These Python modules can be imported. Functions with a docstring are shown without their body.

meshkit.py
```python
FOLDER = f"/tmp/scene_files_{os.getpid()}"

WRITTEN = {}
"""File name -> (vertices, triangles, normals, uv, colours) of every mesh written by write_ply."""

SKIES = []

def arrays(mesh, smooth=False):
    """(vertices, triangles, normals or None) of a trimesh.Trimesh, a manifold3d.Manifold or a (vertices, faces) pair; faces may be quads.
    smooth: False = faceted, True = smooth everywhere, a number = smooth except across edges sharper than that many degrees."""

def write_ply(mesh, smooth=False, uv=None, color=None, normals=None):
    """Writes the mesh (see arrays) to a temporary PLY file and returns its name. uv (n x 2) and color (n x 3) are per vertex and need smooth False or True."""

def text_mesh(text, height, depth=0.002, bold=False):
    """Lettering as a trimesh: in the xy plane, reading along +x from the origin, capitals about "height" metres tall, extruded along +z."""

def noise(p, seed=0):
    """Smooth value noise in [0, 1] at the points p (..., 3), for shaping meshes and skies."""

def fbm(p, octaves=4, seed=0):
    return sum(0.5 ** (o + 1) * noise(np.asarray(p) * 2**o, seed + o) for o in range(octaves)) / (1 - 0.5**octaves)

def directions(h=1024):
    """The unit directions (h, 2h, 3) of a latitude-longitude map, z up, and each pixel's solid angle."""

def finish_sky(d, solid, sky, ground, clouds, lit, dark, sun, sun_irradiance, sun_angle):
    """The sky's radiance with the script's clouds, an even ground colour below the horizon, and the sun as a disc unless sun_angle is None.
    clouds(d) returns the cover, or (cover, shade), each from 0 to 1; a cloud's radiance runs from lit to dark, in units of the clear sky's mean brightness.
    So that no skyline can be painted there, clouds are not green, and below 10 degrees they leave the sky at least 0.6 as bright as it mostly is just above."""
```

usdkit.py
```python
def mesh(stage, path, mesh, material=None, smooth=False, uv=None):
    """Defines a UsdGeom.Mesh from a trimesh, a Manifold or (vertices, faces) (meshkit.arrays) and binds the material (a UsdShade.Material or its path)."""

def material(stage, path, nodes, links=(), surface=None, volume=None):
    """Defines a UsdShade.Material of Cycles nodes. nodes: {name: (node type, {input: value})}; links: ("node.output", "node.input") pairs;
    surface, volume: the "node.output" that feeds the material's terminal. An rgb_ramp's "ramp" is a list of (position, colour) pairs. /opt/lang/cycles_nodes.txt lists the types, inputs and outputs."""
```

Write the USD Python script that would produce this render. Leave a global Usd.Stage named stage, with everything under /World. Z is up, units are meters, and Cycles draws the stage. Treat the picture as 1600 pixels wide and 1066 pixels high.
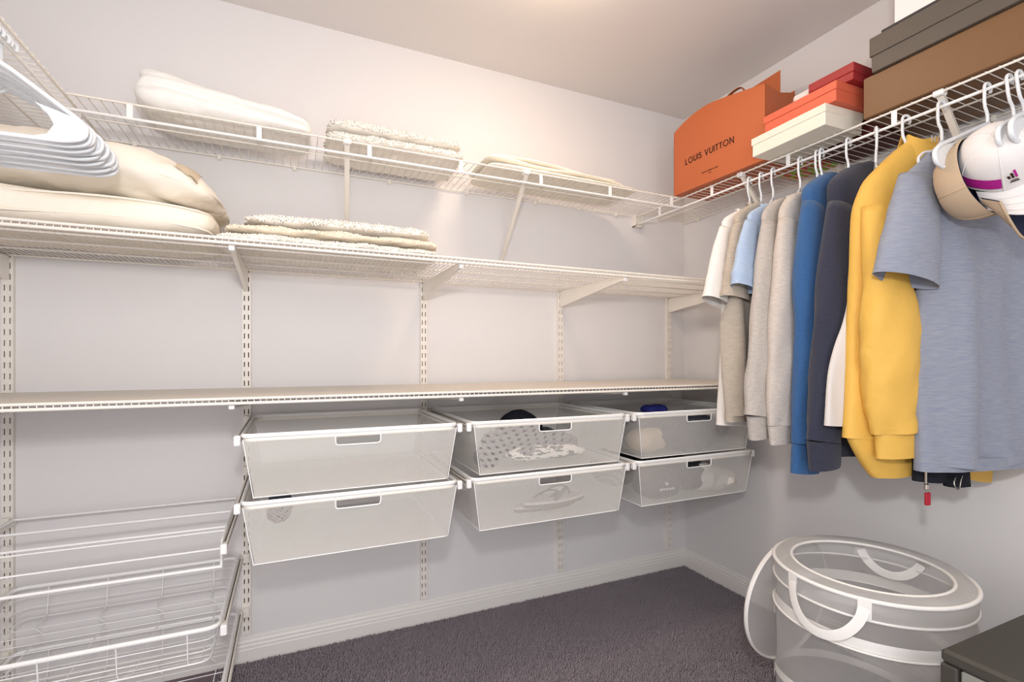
import math
import sys
sys.path.insert(0, '/opt/lang')
import numpy as np
import trimesh
import manifold3d as m3
import meshkit
import usdkit
from pxr import Usd, UsdGeom, UsdLux, UsdShade, Sdf, Gf, Vt

stage = Usd.Stage.CreateInMemory()
UsdGeom.SetStageUpAxis(stage, UsdGeom.Tokens.z)
UsdGeom.SetStageMetersPerUnit(stage, 1.0)
UsdGeom.Xform.Define(stage, '/World')
UsdGeom.Scope.Define(stage, '/World/Looks')

# ------------------------------------------------------------------ camera, lights, exposure
H = 2.233                                    # ceiling height
cam = UsdGeom.Camera.Define(stage, '/World/camera')
cam.AddTranslateOp().Set(Gf.Vec3d(-1.8028, -1.9132, 1.0314))
cam.AddRotateXYZOp().Set(Gf.Vec3f(90, 0, math.degrees(-0.4208)))
cam.CreateHorizontalApertureAttr(36.0)
cam.CreateVerticalApertureAttr(36.0 * 1066 / 1600)
cam.CreateFocalLengthAttr(36.0 * 773.29 / 1600)
cam.CreateVerticalApertureOffsetAttr((561.33 - 533) / 1600 * 36.0)
cam.CreateClippingRangeAttr(Gf.Vec2f(0.02, 50))
cam.CreateExposureAttr(0.25)

fill_rect = UsdLux.RectLight.Define(stage, '/World/hall_light')      # soft fill light added out of view, behind the camera
fill_rect.AddTranslateOp().Set(Gf.Vec3d(-1.75, -2.95, 1.05))
fill_rect.AddRotateXYZOp().Set(Gf.Vec3f(90, 0, 0))
fill_rect.CreateWidthAttr(1.3)
fill_rect.CreateHeightAttr(2.1)
fill_rect.CreateIntensityAttr(3.2)
fill_rect.CreateColorAttr(Gf.Vec3f(0.97, 0.98, 1.0))

flash = UsdLux.SphereLight.Define(stage, '/World/camera_flash')  # the photographer's flash, above the camera
flash.AddTranslateOp().Set(Gf.Vec3d(-1.82, -1.98, 1.33))
flash.CreateRadiusAttr(0.05)
flash.CreateIntensityAttr(300.0)
flash.CreateColorAttr(Gf.Vec3f(0.975, 0.97, 0.965))

LAMP = (-1.08, -0.69)                         # the ceiling lamp's own glowing shade lights the room (built below)
LAMP_STRENGTH = 24.0

# ------------------------------------------------------------------ helpers
COUNT = {}


def unique(parent, name):
    k = COUNT.get((parent, name), 0)
    COUNT[(parent, name)] = k + 1
    return f'{parent}/{name}' + (f'_{k:03d}' if k else '')


def tag(prim, label=None, cat=None, group=None, kind=None):
    for k, v in (('label', label), ('category', cat), ('group', group), ('kind', kind)):
        if v:
            prim.SetCustomDataByKey(k, v)
    return prim


def thing(name, label, cat, loc=(0, 0, 0), rz=0.0, group=None, kind=None):
    x = UsdGeom.Xform.Define(stage, unique('/World', name))
    x.AddTranslateOp().Set(Gf.Vec3d(*map(float, loc)))
    x.AddRotateZOp().Set(float(rz))
    return tag(x.GetPrim(), label, cat, group, kind)


def part(parent, name, mesh, mat, smooth=30, label=None, kind=None):
    path = str(parent.GetPath()) if parent else '/World'
    if isinstance(mesh, list):
        mesh = cat(mesh)
    m = usdkit.mesh(stage, unique(path, name), mesh, mat, smooth)
    m.CreateDoubleSidedAttr(True)
    return tag(m.GetPrim(), label, None, None, kind)


def single(name, mesh, mat, label, category, group=None, smooth=30, kind=None):
    return tag(part(None, name, mesh, mat, smooth), label, category, group, kind)


def copy(src, loc, rz=0.0, label=None, group=None, tilt=0.0):
    nm = src.GetName()
    base = nm[:-4] if nm[-4:-3] == '_' and nm[-3:].isdigit() else nm
    x = UsdGeom.Xform.Define(stage, unique('/World', base))
    p = x.GetPrim()
    p.GetReferences().AddInternalReference(src.GetPath())
    p.SetInstanceable(True)
    x.ClearXformOpOrder()
    x.AddTranslateOp().Set(Gf.Vec3d(*map(float, loc)))
    x.AddRotateZOp().Set(float(rz))
    if tilt:
        x.AddRotateYOp().Set(float(tilt))
    was = src.GetCustomData()
    return tag(p, label or was.get('label'), was.get('category'), group or was.get('group'))


def cat(ms):
    vs, fs, n = [], [], 0
    for m in ms:
        if isinstance(m, tuple):
            v, f = np.asarray(m[0], float), np.asarray(m[1], int)
        else:
            v, f, _ = meshkit.arrays(m)
        if f.shape[1] == 4:
            f = np.vstack([f[:, [0, 1, 2]], f[:, [0, 2, 3]]])
        vs.append(v); fs.append(f + n); n += len(v)
    return np.vstack(vs), np.vstack(fs)


_CH = {}


def box(x0, x1, y0, y1, z0, z1, c=0.002):
    """chamfered box between bounds"""
    sg = np.array([[i, j, k] for i in (-1, 1) for j in (-1, 1) for k in (-1, 1)], float)
    if 'f' not in _CH:
        pts = np.vstack([sg * (1 - 0.1 * (np.arange(3) != a)) for a in range(3)])
        h = trimesh.convex.convex_hull(pts)
        _, idx = trimesh.proximity.ProximityQuery(trimesh.Trimesh(pts, [[0, 1, 2]], process=False)).vertex(h.vertices) if False else (0, [int(np.argmin(((pts - v) ** 2).sum(1))) for v in h.vertices])
        _CH['f'] = np.array(idx)[h.faces]
    hs = np.array([x1 - x0, y1 - y0, z1 - z0]) / 2
    c = min(c, *(0.45 * hs))
    v = np.vstack([sg * (hs - c * (np.arange(3) != a)) for a in range(3)])
    return v + [(x0 + x1) / 2, (y0 + y1) / 2, (z0 + z1) / 2], _CH['f']


def tube(pts, r, n=8, closed=False, flat=None):
    """sweep of a circle (or ellipse: r, flat) along a polyline"""
    p = np.asarray(pts, float)
    m = len(p)
    if closed:
        t = np.roll(p, -1, 0) - np.roll(p, 1, 0)
    else:
        t = np.gradient(p, axis=0)
    t /= np.maximum(np.linalg.norm(t, axis=1, keepdims=True), 1e-12)
    a = np.array([0, 0, 1.0]) if abs(t[0, 2]) < 0.9 else np.array([1.0, 0, 0])
    u = np.cross(t[0], a); u /= np.linalg.norm(u)
    U = [u]
    for i in range(1, m):
        u = U[-1] - t[i] * (U[-1] @ t[i])
        U.append(u / np.linalg.norm(u))
    U = np.array(U); V = np.cross(t, U)
    ang = np.arange(n) * 2 * np.pi / n
    r = np.broadcast_to(np.asarray(r, float), (m,))[:, None, None]
    f2 = r if flat is None else np.broadcast_to(np.asarray(flat, float), (m,))[:, None, None]
    ring = p[:, None] + r * np.cos(ang)[None, :, None] * U[:, None] + f2 * np.sin(ang)[None, :, None] * V[:, None]
    return loft(ring, closed, not closed)


def loft(rings, closed=False, caps=False, caps0=None, caps1=None):
    R = np.asarray(rings, float)
    m, n = R.shape[:2]
    i, j = np.meshgrid(np.arange(m if closed else m - 1), np.arange(n), indexing='ij')
    i2, j2 = (i + 1) % m, (j + 1) % n
    q = np.stack([i * n + j, i * n + j2, i2 * n + j2, i2 * n + j], -1).reshape(-1, 4)
    f = np.vstack([q[:, [0, 1, 2]], q[:, [0, 2, 3]]])
    v = R.reshape(-1, 3)
    for end, on in ((0, caps if caps0 is None else caps0), (m - 1, caps if caps1 is None else caps1)):
        if on:
            c = len(v); v = np.vstack([v, R[end].mean(0)])
            k = np.arange(n); tri = np.stack([np.full(n, c), end * n + (k + 1) % n, end * n + k], 1)
            f = np.vstack([f, tri if end == 0 else tri[:, ::-1]])
    return v, f


def arc(pts, r=0.01, n=5):
    """rounds the inner corners of a polyline"""
    p = [np.asarray(q, float) for q in pts]
    out = [p[0]]
    for a, b, c in zip(p, p[1:], p[2:]):
        d1, d2 = a - b, c - b
        l = min(r, 0.45 * np.linalg.norm(d1), 0.45 * np.linalg.norm(d2))
        s, e = b + d1 / np.linalg.norm(d1) * l, b + d2 / np.linalg.norm(d2) * l
        for k in np.linspace(0, 1, n):
            out.append((1 - k) ** 2 * s + 2 * k * (1 - k) * b + k * k * e)
    out.append(p[-1])
    return np.array(out)


def smooth_path(pts, n=40, closed=False):
    from scipy.interpolate import CubicSpline
    p = np.asarray(pts, float)
    if closed:
        p = np.vstack([p, p[:1]])
    d = np.r_[0, np.cumsum(np.linalg.norm(np.diff(p, axis=0), axis=1))]
    cs = CubicSpline(d, p, bc_type='periodic' if closed else 'natural')
    t = np.linspace(0, d[-1], n, endpoint=not closed)
    return cs(t)


def move(m, loc=(0, 0, 0), rot=None):
    v, f = cat([m])
    if rot is not None:
        v = v @ np.asarray(rot).T
    return v + np.asarray(loc, float), f


def rotm(ax, deg):
    return trimesh.transformations.rotation_matrix(math.radians(deg), ax)[:3, :3]


def extrude_x(poly, x0, x1):
    """polygon of (y, z) extruded along x"""
    from shapely.geometry import Polygon
    m = trimesh.creation.extrude_polygon(Polygon(poly), x1 - x0, engine='earcut')
    v = np.asarray(m.vertices)
    return np.stack([v[:, 2] + x0, v[:, 0], v[:, 1]], 1), np.asarray(m.faces)[:, :]


def slab(size, n=(40, 30, 8), pw=6.0, pz=2.6):
    """a soft rounded slab centred at the origin, z from 0 to size z: dense grid, superellipsoid-like edges"""
    sx, sy, sz = size
    g = trimesh.creation.box((2, 2, 2))
    vs, fs, off = [], [], 0
    nx, ny, nz = n
    def face(a, b, c, na, nb, sgn):
        A, B = np.meshgrid(np.linspace(-1, 1, na + 1), np.linspace(-1, 1, nb + 1), indexing='ij')
        P = np.zeros(A.shape + (3,)); P[..., a] = A; P[..., b] = B; P[..., c] = sgn
        i, j = np.meshgrid(np.arange(na), np.arange(nb), indexing='ij')
        q = np.stack([i * (nb + 1) + j, (i + 1) * (nb + 1) + j, (i + 1) * (nb + 1) + j + 1, i * (nb + 1) + j + 1], -1).reshape(-1, 4)
        e = np.cross(np.eye(3)[a], np.eye(3)[b])[c]
        return P.reshape(-1, 3), (q if e * sgn > 0 else q[:, ::-1])
    for a, b, c, na, nb in ((0, 1, 2, nx, ny), (1, 2, 0, ny, nz), (0, 2, 1, nx, nz)):
        for s in (-1, 1):
            v, f = face(a, b, c, na, nb, s)
            vs.append(v); fs.append(f + off); off += len(v)
    v = np.vstack(vs); f = np.vstack(fs)
    m = trimesh.Trimesh(v, np.vstack([f[:, [0, 1, 2]], f[:, [0, 2, 3]]]), process=False)
    m.merge_vertices(digits_vertex=6)
    v = np.asarray(m.vertices).copy()
    # push the cube to a rounded shape
    mx = np.abs(v).max(1, keepdims=True)
    pn = ((np.abs(v[:, :2]) ** pw).sum(1)) ** (1 / pw)
    full = (np.maximum(pn, 1e-9) ** pz + np.abs(v[:, 2]) ** pz) ** (1 / pz)
    v = v * (np.maximum(mx[:, 0], 1e-9) / np.maximum(full, 1e-9))[:, None]
    v = v * [sx / 2, sy / 2, sz / 2] + [0, 0, sz / 2]
    return v, np.asarray(m.faces)


def normals(v, f):
    n = np.zeros_like(v)
    fn = np.cross(v[f[:, 1]] - v[f[:, 0]], v[f[:, 2]] - v[f[:, 0]])
    for k in range(3):
        np.add.at(n, f[:, k], fn)
    return n / np.maximum(np.linalg.norm(n, axis=1, keepdims=True), 1e-12)


def puff(m, amp, scale, seed=0, octaves=3, floor=None):
    v, f = m
    n = normals(v, f)
    d = (meshkit.fbm(v * scale + 37.1, octaves, seed) - 0.5) * 2 * amp
    v = v + n * d[:, None]
    if floor is not None:
        v[:, 2] = np.maximum(v[:, 2], floor)
    return v, f


def tufts(pts, nrm, length, rad, seed, lean_=.45):
    """one short bent yarn tuft at every point"""
    g = np.random.default_rng(seed)
    m = len(pts)
    a = np.where(np.abs(nrm[:, 2:]) < .9, [[0, 0, 1.0]], [[1.0, 0, 0]])
    e1 = np.cross(nrm, a); e1 /= np.linalg.norm(e1, axis=1, keepdims=True)
    e2 = np.cross(nrm, e1)
    L = length * g.uniform(.65, 1.25, (m, 1))
    b = (e1 * g.normal(0, 1, (m, 1)) + e2 * g.normal(0, 1, (m, 1))) * lean_ * L
    b[:, 2] -= .25 * L[:, 0]
    t0 = g.uniform(0, 2 * np.pi, (m, 1))
    rows = []
    for k, (h, r) in enumerate(((-.15, 1.0), (.65, .85))):
        for q in (0, 2.094, 4.189):
            rows.append(pts + nrm * L * h + b * h * .7 + rad * r * (np.cos(t0 + q) * e1 + np.sin(t0 + q) * e2))
    rows.append(pts + nrm * L * .95 + b)
    V = np.stack(rows, 1).reshape(-1, 3)
    F = np.array([(0, 1, 4), (0, 4, 3), (1, 2, 5), (1, 5, 4), (2, 0, 3), (2, 3, 5), (3, 4, 6), (4, 5, 6), (5, 3, 6)])
    return V, (F[None] + 7 * np.arange(m)[:, None, None]).reshape(-1, 3)


def sample(m, spacing, seed, keep=None):
    v, f = m
    A, B, C = v[f[:, 0]], v[f[:, 1]], v[f[:, 2]]
    n = np.cross(B - A, C - A)
    ar = np.linalg.norm(n, axis=1) / 2
    g = np.random.default_rng(seed)
    k = int(ar.sum() / spacing ** 2)
    i = g.choice(len(f), k, p=ar / ar.sum())
    r1, r2 = np.sqrt(g.random(k))[:, None], g.random(k)[:, None]
    p = A[i] * (1 - r1) + B[i] * r1 * (1 - r2) + C[i] * r1 * r2
    n = n[i] / (2 * ar[i, None])
    ok = n[:, 2] > -.5
    return p[ok], n[ok]


# ------------------------------------------------------------------ materials
def lin(c):
    """sRGB 0-255 -> linear"""
    c = np.asarray(c, float) / 255
    return tuple(np.where(c <= 0.04045, c / 12.92, ((c + 0.055) / 1.055) ** 2.4))


def mat(name, rgb, rough=0.55, spec=0.4, noise=None, bump=None, sheen=0, metallic=0, second=None, stretch=(1, 1, 1)):
    nodes = {'p': ('principled_bsdf', {'base_color': lin(rgb), 'roughness': rough, 'specular_ior_level': spec, 'metallic': metallic, 'sheen_weight': sheen, 'sheen_roughness': 0.6})}
    links = []
    if noise or bump:
        nodes['tc'] = ('texture_coordinate', {})
        nodes['mp'] = ('mapping', {'scale': stretch})
        links.append(('tc.object', 'mp.vector'))
    if noise:
        sc, rgb2 = noise[:2]
        lo, hi = noise[2] if len(noise) > 2 else (0.35, 0.65)
        nodes['n'] = ('noise_texture', {'scale': float(sc), 'detail': 3.0, 'roughness': 0.6})
        nodes['r'] = ('rgb_ramp', {'ramp': [(0, lin(rgb)), (lo, lin(rgb)), (hi, lin(rgb2)), (1, lin(rgb2))]})
        links += [('mp.vector', 'n.vector'), ('n.fac', 'r.fac'), ('r.color', 'p.base_color')]
    if bump:
        sc, st, dist = bump
        nodes['bn'] = ('noise_texture', {'scale': float(sc), 'detail': 3.0, 'roughness': 0.6})
        nodes['b'] = ('bump', {'strength': float(st), 'distance': float(dist)})
        links += [('mp.vector', 'bn.vector'), ('bn.fac', 'b.height'), ('b.normal', 'p.normal')]
    return usdkit.material(stage, f'/World/Looks/{name}', nodes, links, surface='p.BSDF')


def mesh_mat(name, rgb, pitch, bottom=False, cover=0.0):
    """perforated metal mesh: real see-through holes cut by a fine pattern"""
    k = 2 * math.pi / pitch
    N = {'g': ('geometry', {}), 's': ('separate_xyz', {}),
         'a1': ('math', {'math_type': 'add'}), 'a2': ('math', {'math_type': 'add' if not bottom else 'subtract'}),
         'a3': ('math', {'math_type': 'subtract'}),
         'm1': ('math', {'math_type': 'multiply', 'value2': k}), 'm2': ('math', {'math_type': 'multiply', 'value2': k}),
         'c1': ('math', {'math_type': 'cosine'}), 'c2': ('math', {'math_type': 'cosine'}),
         'sum': ('math', {'math_type': 'add'}), 'th': ('map_range', {'from_min': -0.28 + cover, 'from_max': 0.22 + cover, 'to_min': 0.0, 'to_max': 1.0, 'clamp': True}),
         't': ('transparent_bsdf', {}), 'p': ('principled_bsdf', {'base_color': lin(rgb), 'roughness': 0.5}), 'x': ('mix_closure', {})}
    L = [('g.position', 's.vector'), ('s.x', 'a1.value1'), ('s.y', 'a1.value2')]
    if bottom:
        L += [('a1.value', 'm1.value1'), ('s.x', 'a2.value1'), ('s.y', 'a2.value2'), ('a2.value', 'm2.value1')]
    else:
        L += [('a1.value', 'a2.value1'), ('s.z', 'a2.value2'), ('a1.value', 'a3.value1'), ('s.z', 'a3.value2'), ('a2.value', 'm1.value1'), ('a3.value', 'm2.value1')]
    L += [('m1.value', 'c1.value1'), ('m2.value', 'c2.value1'), ('c1.value', 'sum.value1'), ('c2.value', 'sum.value2'), ('sum.value', 'th.value'),
          ('th.result', 'x.fac'), ('p.BSDF', 'x.closure1'), ('t.BSDF', 'x.closure2')]
    if bottom:
        N.pop('a3')
    return usdkit.material(stage, f'/World/Looks/{name}', N, L, surface='x.closure')


def sheer_mat(name, rgb, clear):
    N = {'t': ('transparent_bsdf', {}), 'd': ('diffuse_bsdf', {'color': lin(rgb)}), 'l': ('translucent_bsdf', {'color': lin(rgb)}),
         'dl': ('mix_closure', {'fac': 0.4}), 'lw': ('layer_weight', {'blend': 0.35}), 'mr': ('map_range', {'from_min': 0.0, 'from_max': 1.0, 'to_min': clear, 'to_max': clear * 0.3, 'clamp': True}),
         'x': ('mix_closure', {})}
    L = [('d.BSDF', 'dl.closure1'), ('l.BSDF', 'dl.closure2'), ('lw.facing', 'mr.value'), ('mr.result', 'x.fac'), ('dl.closure', 'x.closure1'), ('t.BSDF', 'x.closure2')]
    return usdkit.material(stage, f'/World/Looks/{name}', N, L, surface='x.closure')


def heather(name, rgb, rgb2, bump=0.25, scale=900, stretch=(0.25, 0.25, 1)):
    return mat(name, rgb, 0.9, 0.15, noise=(scale / 3, rgb2, (0.3, 0.7)), bump=(scale, bump, 0.002), sheen=0.15, stretch=stretch)


M = {}
M['wall'] = mat('wall_paint', (228, 225, 225), 0.75, 0.25, bump=(180, 0.05, 0.002))
M['ceiling'] = mat('ceiling_paint', (228, 223, 220), 0.85, 0.15, bump=(220, 0.08, 0.002))
M['trim'] = mat('trim_paint', (232, 228, 224), 0.4, 0.4)
M['white'] = mat('white_enamel', (240, 234, 225), 0.38, 0.45)
M['cream_metal'] = mat('cream_enamel', (236, 230, 222), 0.42, 0.45)
M['bright'] = mat('white_steel', (242, 241, 240), 0.35, 0.45)
M['liner'] = mat('shelf_liner', (222, 213, 201), 0.5, 0.35)
M['plastic'] = mat('white_plastic', (226, 229, 232), 0.32, 0.5)
M['clear'] = mat('pale_plastic', (226, 226, 226), 0.25, 0.5)
M['mesh'] = mesh_mat('perforated_mesh', (232, 228, 222), 0.0042)
M['mesh_floor'] = mesh_mat('perforated_mesh_floor', (232, 228, 222), 0.0042, True)
M['carpet'] = mat('carpet_pile', (130, 117, 123), 0.97, 0.05, noise=(260, (160, 146, 152), (0.38, 0.66)), bump=(300, 1.0, 0.006))
M['pile'] = usdkit.material(stage, '/World/Looks/carpet_tufts', {'g': ('geometry', {}), 'r': ('rgb_ramp', {'ramp': [(0, lin((146, 137, 143))), (.45, lin((190, 180, 186))), (.8, lin((232, 223, 227))), (1, lin((252, 248, 249)))]}),
    'p': ('principled_bsdf', {'roughness': 0.95, 'specular_ior_level': 0.05})}, [('g.random_per_island', 'r.fac'), ('r.color', 'p.base_color')], surface='p.BSDF')
M['towel'] = mat('white_terry', (248, 245, 240), 0.95, 0.1, bump=(320, 0.25, 0.004), sheen=0.3)
M['shag_white'] = mat('ivory_shag', (250, 244, 234), 0.95, 0.08, bump=(260, 0.2, 0.004), sheen=0.2)
M['shag_cream'] = mat('cream_shag', (250, 236, 214), 0.95, 0.08, bump=(300, 0.2, 0.004), sheen=0.2)
M['pillow'] = mat('cream_cotton', (246, 237, 222), 0.85, 0.15, bump=(40, 0.25, 0.006), sheen=0.1)
M['pillow_tag'] = mat('beige_cloth_tag', (205, 188, 164), 0.85, 0.1)
M['linen_white'] = mat('ivory_linen', (247, 240, 226), 0.9, 0.1, bump=(420, 0.3, 0.003))
M['orange'] = mat('orange_card', (188, 101, 60), 0.5, 0.35)
M['orange_dark'] = mat('orange_ribbon', (170, 96, 60), 0.6, 0.3)
M['ink'] = mat('dark_ink', (52, 30, 22), 0.6, 0.2)
M['coral'] = mat('coral_card', (216, 104, 76), 0.5, 0.35)
M['red'] = mat('dark_red_card', (158, 46, 48), 0.5, 0.35)
M['cream_card'] = mat('cream_card', (234, 228, 214), 0.55, 0.3)
M['white_card'] = mat('white_card', (236, 234, 232), 0.5, 0.3)
M['brown'] = mat('brown_card', (120, 86, 56), 0.45, 0.35, bump=(500, 0.1, 0.001))
M['grey_card'] = mat('charcoal_card', (92, 84, 76), 0.5, 0.35)
M['charcoal'] = mat('dark_slab', (58, 54, 56), 0.5, 0.35)
M['maroon'] = mat('maroon_card', (92, 44, 42), 0.55, 0.3)
M['bagmix'] = mat('coloured_print', (226, 96, 70), 0.5, 0.3, noise=(30, (150, 205, 40), (0.48, 0.52)))
M['tee_white'] = heather('white_jersey', (238, 233, 228), (232, 227, 222))
M['khaki'] = heather('stone_linen', (176, 164, 150), (190, 178, 163), 0.5, 500)
M['pale_blue'] = heather('pale_blue_jersey', (164, 186, 216), (180, 198, 222))
M['pale_blue_in'] = heather('pale_blue_jersey_inside', (92, 122, 172), (96, 128, 178))
M['grey_marl'] = heather('grey_marl_fleece', (176, 168, 161), (196, 188, 180))
M['grey_marl2'] = heather('light_grey_marl_fleece', (190, 180, 172), (208, 198, 189))
M['blue'] = heather('blue_fleece', (50, 90, 138), (58, 98, 148))
M['navy'] = heather('navy_fleece', (48, 50, 66), (56, 58, 74))
M['white_poly'] = mat('white_polyester', (214, 208, 204), 0.6, 0.3)
M['yellow'] = mat('yellow_nylon', (226, 180, 86), 0.6, 0.3, bump=(45, 0.3, 0.006))
M['print'] = mat('grey_print', (190, 184, 176), 0.6, 0.3)
M['black'] = mat('black_cloth', (32, 34, 42), 0.8, 0.2)
M['slate'] = heather('slate_blue_marl', (133, 140, 160), (152, 156, 167), 0.25, 700, (0.15, 0.15, 1.3))
M['zip_red'] = mat('red_tag', (176, 26, 48), 0.5, 0.4)
M['steel'] = mat('zip_steel', (190, 186, 176), 0.3, 0.5, metallic=1)
M['tan'] = mat('tan_twill', (200, 176, 148), 0.85, 0.15, bump=(700, 0.3, 0.002))
M['cap_navy'] = mat('navy_twill', (40, 46, 70), 0.85, 0.15)
M['cap_white'] = mat('cap_white_cloth', (228, 224, 222), 0.75, 0.2)
M['magenta'] = mat('magenta_band', (176, 34, 138), 0.6, 0.3)
M['safe'] = mat('black_textured_steel', (66, 63, 57), 0.5, 0.4, bump=(600, 0.25, 0.002))
M['safe_panel'] = mat('grey_steel_panel', (142, 141, 133), 0.4, 0.4)
M['nylon'] = sheer_mat('sheer_nylon_mesh', (226, 224, 222), 0.72)
M['nylon2'] = sheer_mat('sheer_nylon_collar', (228, 226, 224), 0.5)
M['strap'] = mat('white_webbing', (236, 233, 229), 0.7, 0.2)
M['slot'] = mat('slot_shade', (84, 74, 64), 0.8, 0.1)  # flat dark tone painted for the shade in slots and track grooves
M['grey_cloth'] = heather('grey_cloth', (62, 66, 76), (70, 74, 84))
M['charcoal_cloth'] = heather('charcoal_cloth', (30, 33, 42), (36, 39, 48))
M['stripe'] = mat('patterned_scarf', (236, 230, 222), 0.85, 0.1, noise=(36, (60, 62, 72), (0.50, 0.53)), stretch=(.6, 1, 2.4))
M['denim'] = heather('grey_blue_cloth', (48, 56, 74), (56, 64, 82))
M['royal'] = mat('royal_blue_cloth', (46, 50, 120), 0.85, 0.1)
M['beige_cloth'] = mat('beige_pouch', (214, 192, 166), 0.8, 0.15)
M['white_cloth'] = mat('white_crumple', (216, 210, 202), 0.85, 0.15)
M['rubber_white'] = mat('white_rubber', (212, 208, 204), 0.6, 0.3)
M['rubber_grey'] = mat('grey_rubber', (106, 102, 102), 0.6, 0.3)
M['bag_black'] = mat('black_bag', (34, 34, 36), 0.55, 0.35)
_lamp = usdkit.material(stage, '/World/Looks/lamp_glass', {'e': ('emission', {'color': lin((255, 228, 200)), 'strength': LAMP_STRENGTH})}, surface='e.emission')

# ------------------------------------------------------------------ the room
XL, YF = -2.63, -2.75
SH = dict(kind='structure')


def structure(name, mesh, m, smooth=False):
    return tag(part(None, name, mesh, m, smooth), kind='structure')


structure('floor', box(XL - .1, .1, YF - .1, .1, -.1, 0, 0), M['carpet'])
rng = np.random.default_rng(5)
sp = .0058
gx, gy = np.meshgrid(np.arange(-2.05, -.016, sp), np.arange(-1.75, -.016, sp), indexing='ij')
P_ = np.stack([gx.ravel(), gy.ravel()], 1) + rng.uniform(-.0026, .0026, (gx.size, 2))
P_ = P_[(P_[:, 0] > -2.03) & (P_[:, 0] < -.018) & (P_[:, 1] < -.018) & ~((P_[:, 0] > -.69) & (P_[:, 1] < -1.41))]
m_ = len(P_)
lay = (meshkit.fbm(np.c_[P_ * 5, np.zeros(m_)], 3, 4) - .5) * .012
th_ = rng.uniform(0, 2 * np.pi, m_)
hh_ = rng.uniform(.005, .0095, m_)
lean = rng.normal(0, .0022, (m_, 2)) + lay[:, None] * [.4, .25]
ring_ = np.stack([np.stack([P_[:, 0] + .0034 * np.cos(th_ + q), P_[:, 1] + .0034 * np.sin(th_ + q), np.full(m_, .0004)], 1) for q in (0, 2.094, 4.189)], 1)
mid_ = np.stack([np.stack([P_[:, 0] + lean[:, 0] * .7 + .0026 * np.cos(th_ + q), P_[:, 1] + lean[:, 1] * .7 + .0026 * np.sin(th_ + q), hh_ * .8], 1) for q in (0, 2.094, 4.189)], 1)
tip_ = np.c_[P_ + lean, hh_][:, None]
V_ = np.concatenate([ring_, mid_, tip_], 1).reshape(-1, 3)
F_ = np.array([(0, 1, 4), (0, 4, 3), (1, 2, 5), (1, 5, 4), (2, 0, 3), (2, 3, 5), (3, 4, 6), (4, 5, 6), (5, 3, 6)])
F_ = (F_[None] + 7 * np.arange(m_)[:, None, None]).reshape(-1, 3)
tag(part(None, 'carpet_pile', (V_, F_), M['pile'], True), 'grey purple cut-pile carpet covering the closet floor', 'carpet', None, 'stuff')
structure('ceiling', box(XL - .1, .1, YF - .1, .1, H, H + .1, 0), M['ceiling'])
structure('wall_back', box(XL - .1, .1, 0, .1, -.1, H + .1, 0), M['wall'])
structure('wall_right', box(0, .1, YF - .1, .1, -.1, H + .1, 0), M['wall'])
structure('wall_left', box(XL - .1, XL, YF - .1, .1, -.1, H + .1, 0), M['wall'])
DX0, DX1, DH = -2.22, -1.30, 2.03  # assumed doorway, cut so the added fill light can enter
structure('wall_front', [box(XL - .1, DX0, YF - .1, YF, -.1, H + .1, 0), box(DX1, .1, YF - .1, YF, -.1, H + .1, 0), box(DX0, DX1, YF - .1, YF, DH, H + .1, 0)], M['wall'])
structure('trim_1', [box(DX0 - .07, DX0, YF, YF + .016, 0, DH + .07, .004), box(DX1, DX1 + .07, YF, YF + .016, 0, DH + .07, .004), box(DX0, DX1, YF, YF + .016, DH, DH + .07, .004)], M['trim'])  # casing of the assumed doorway

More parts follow.
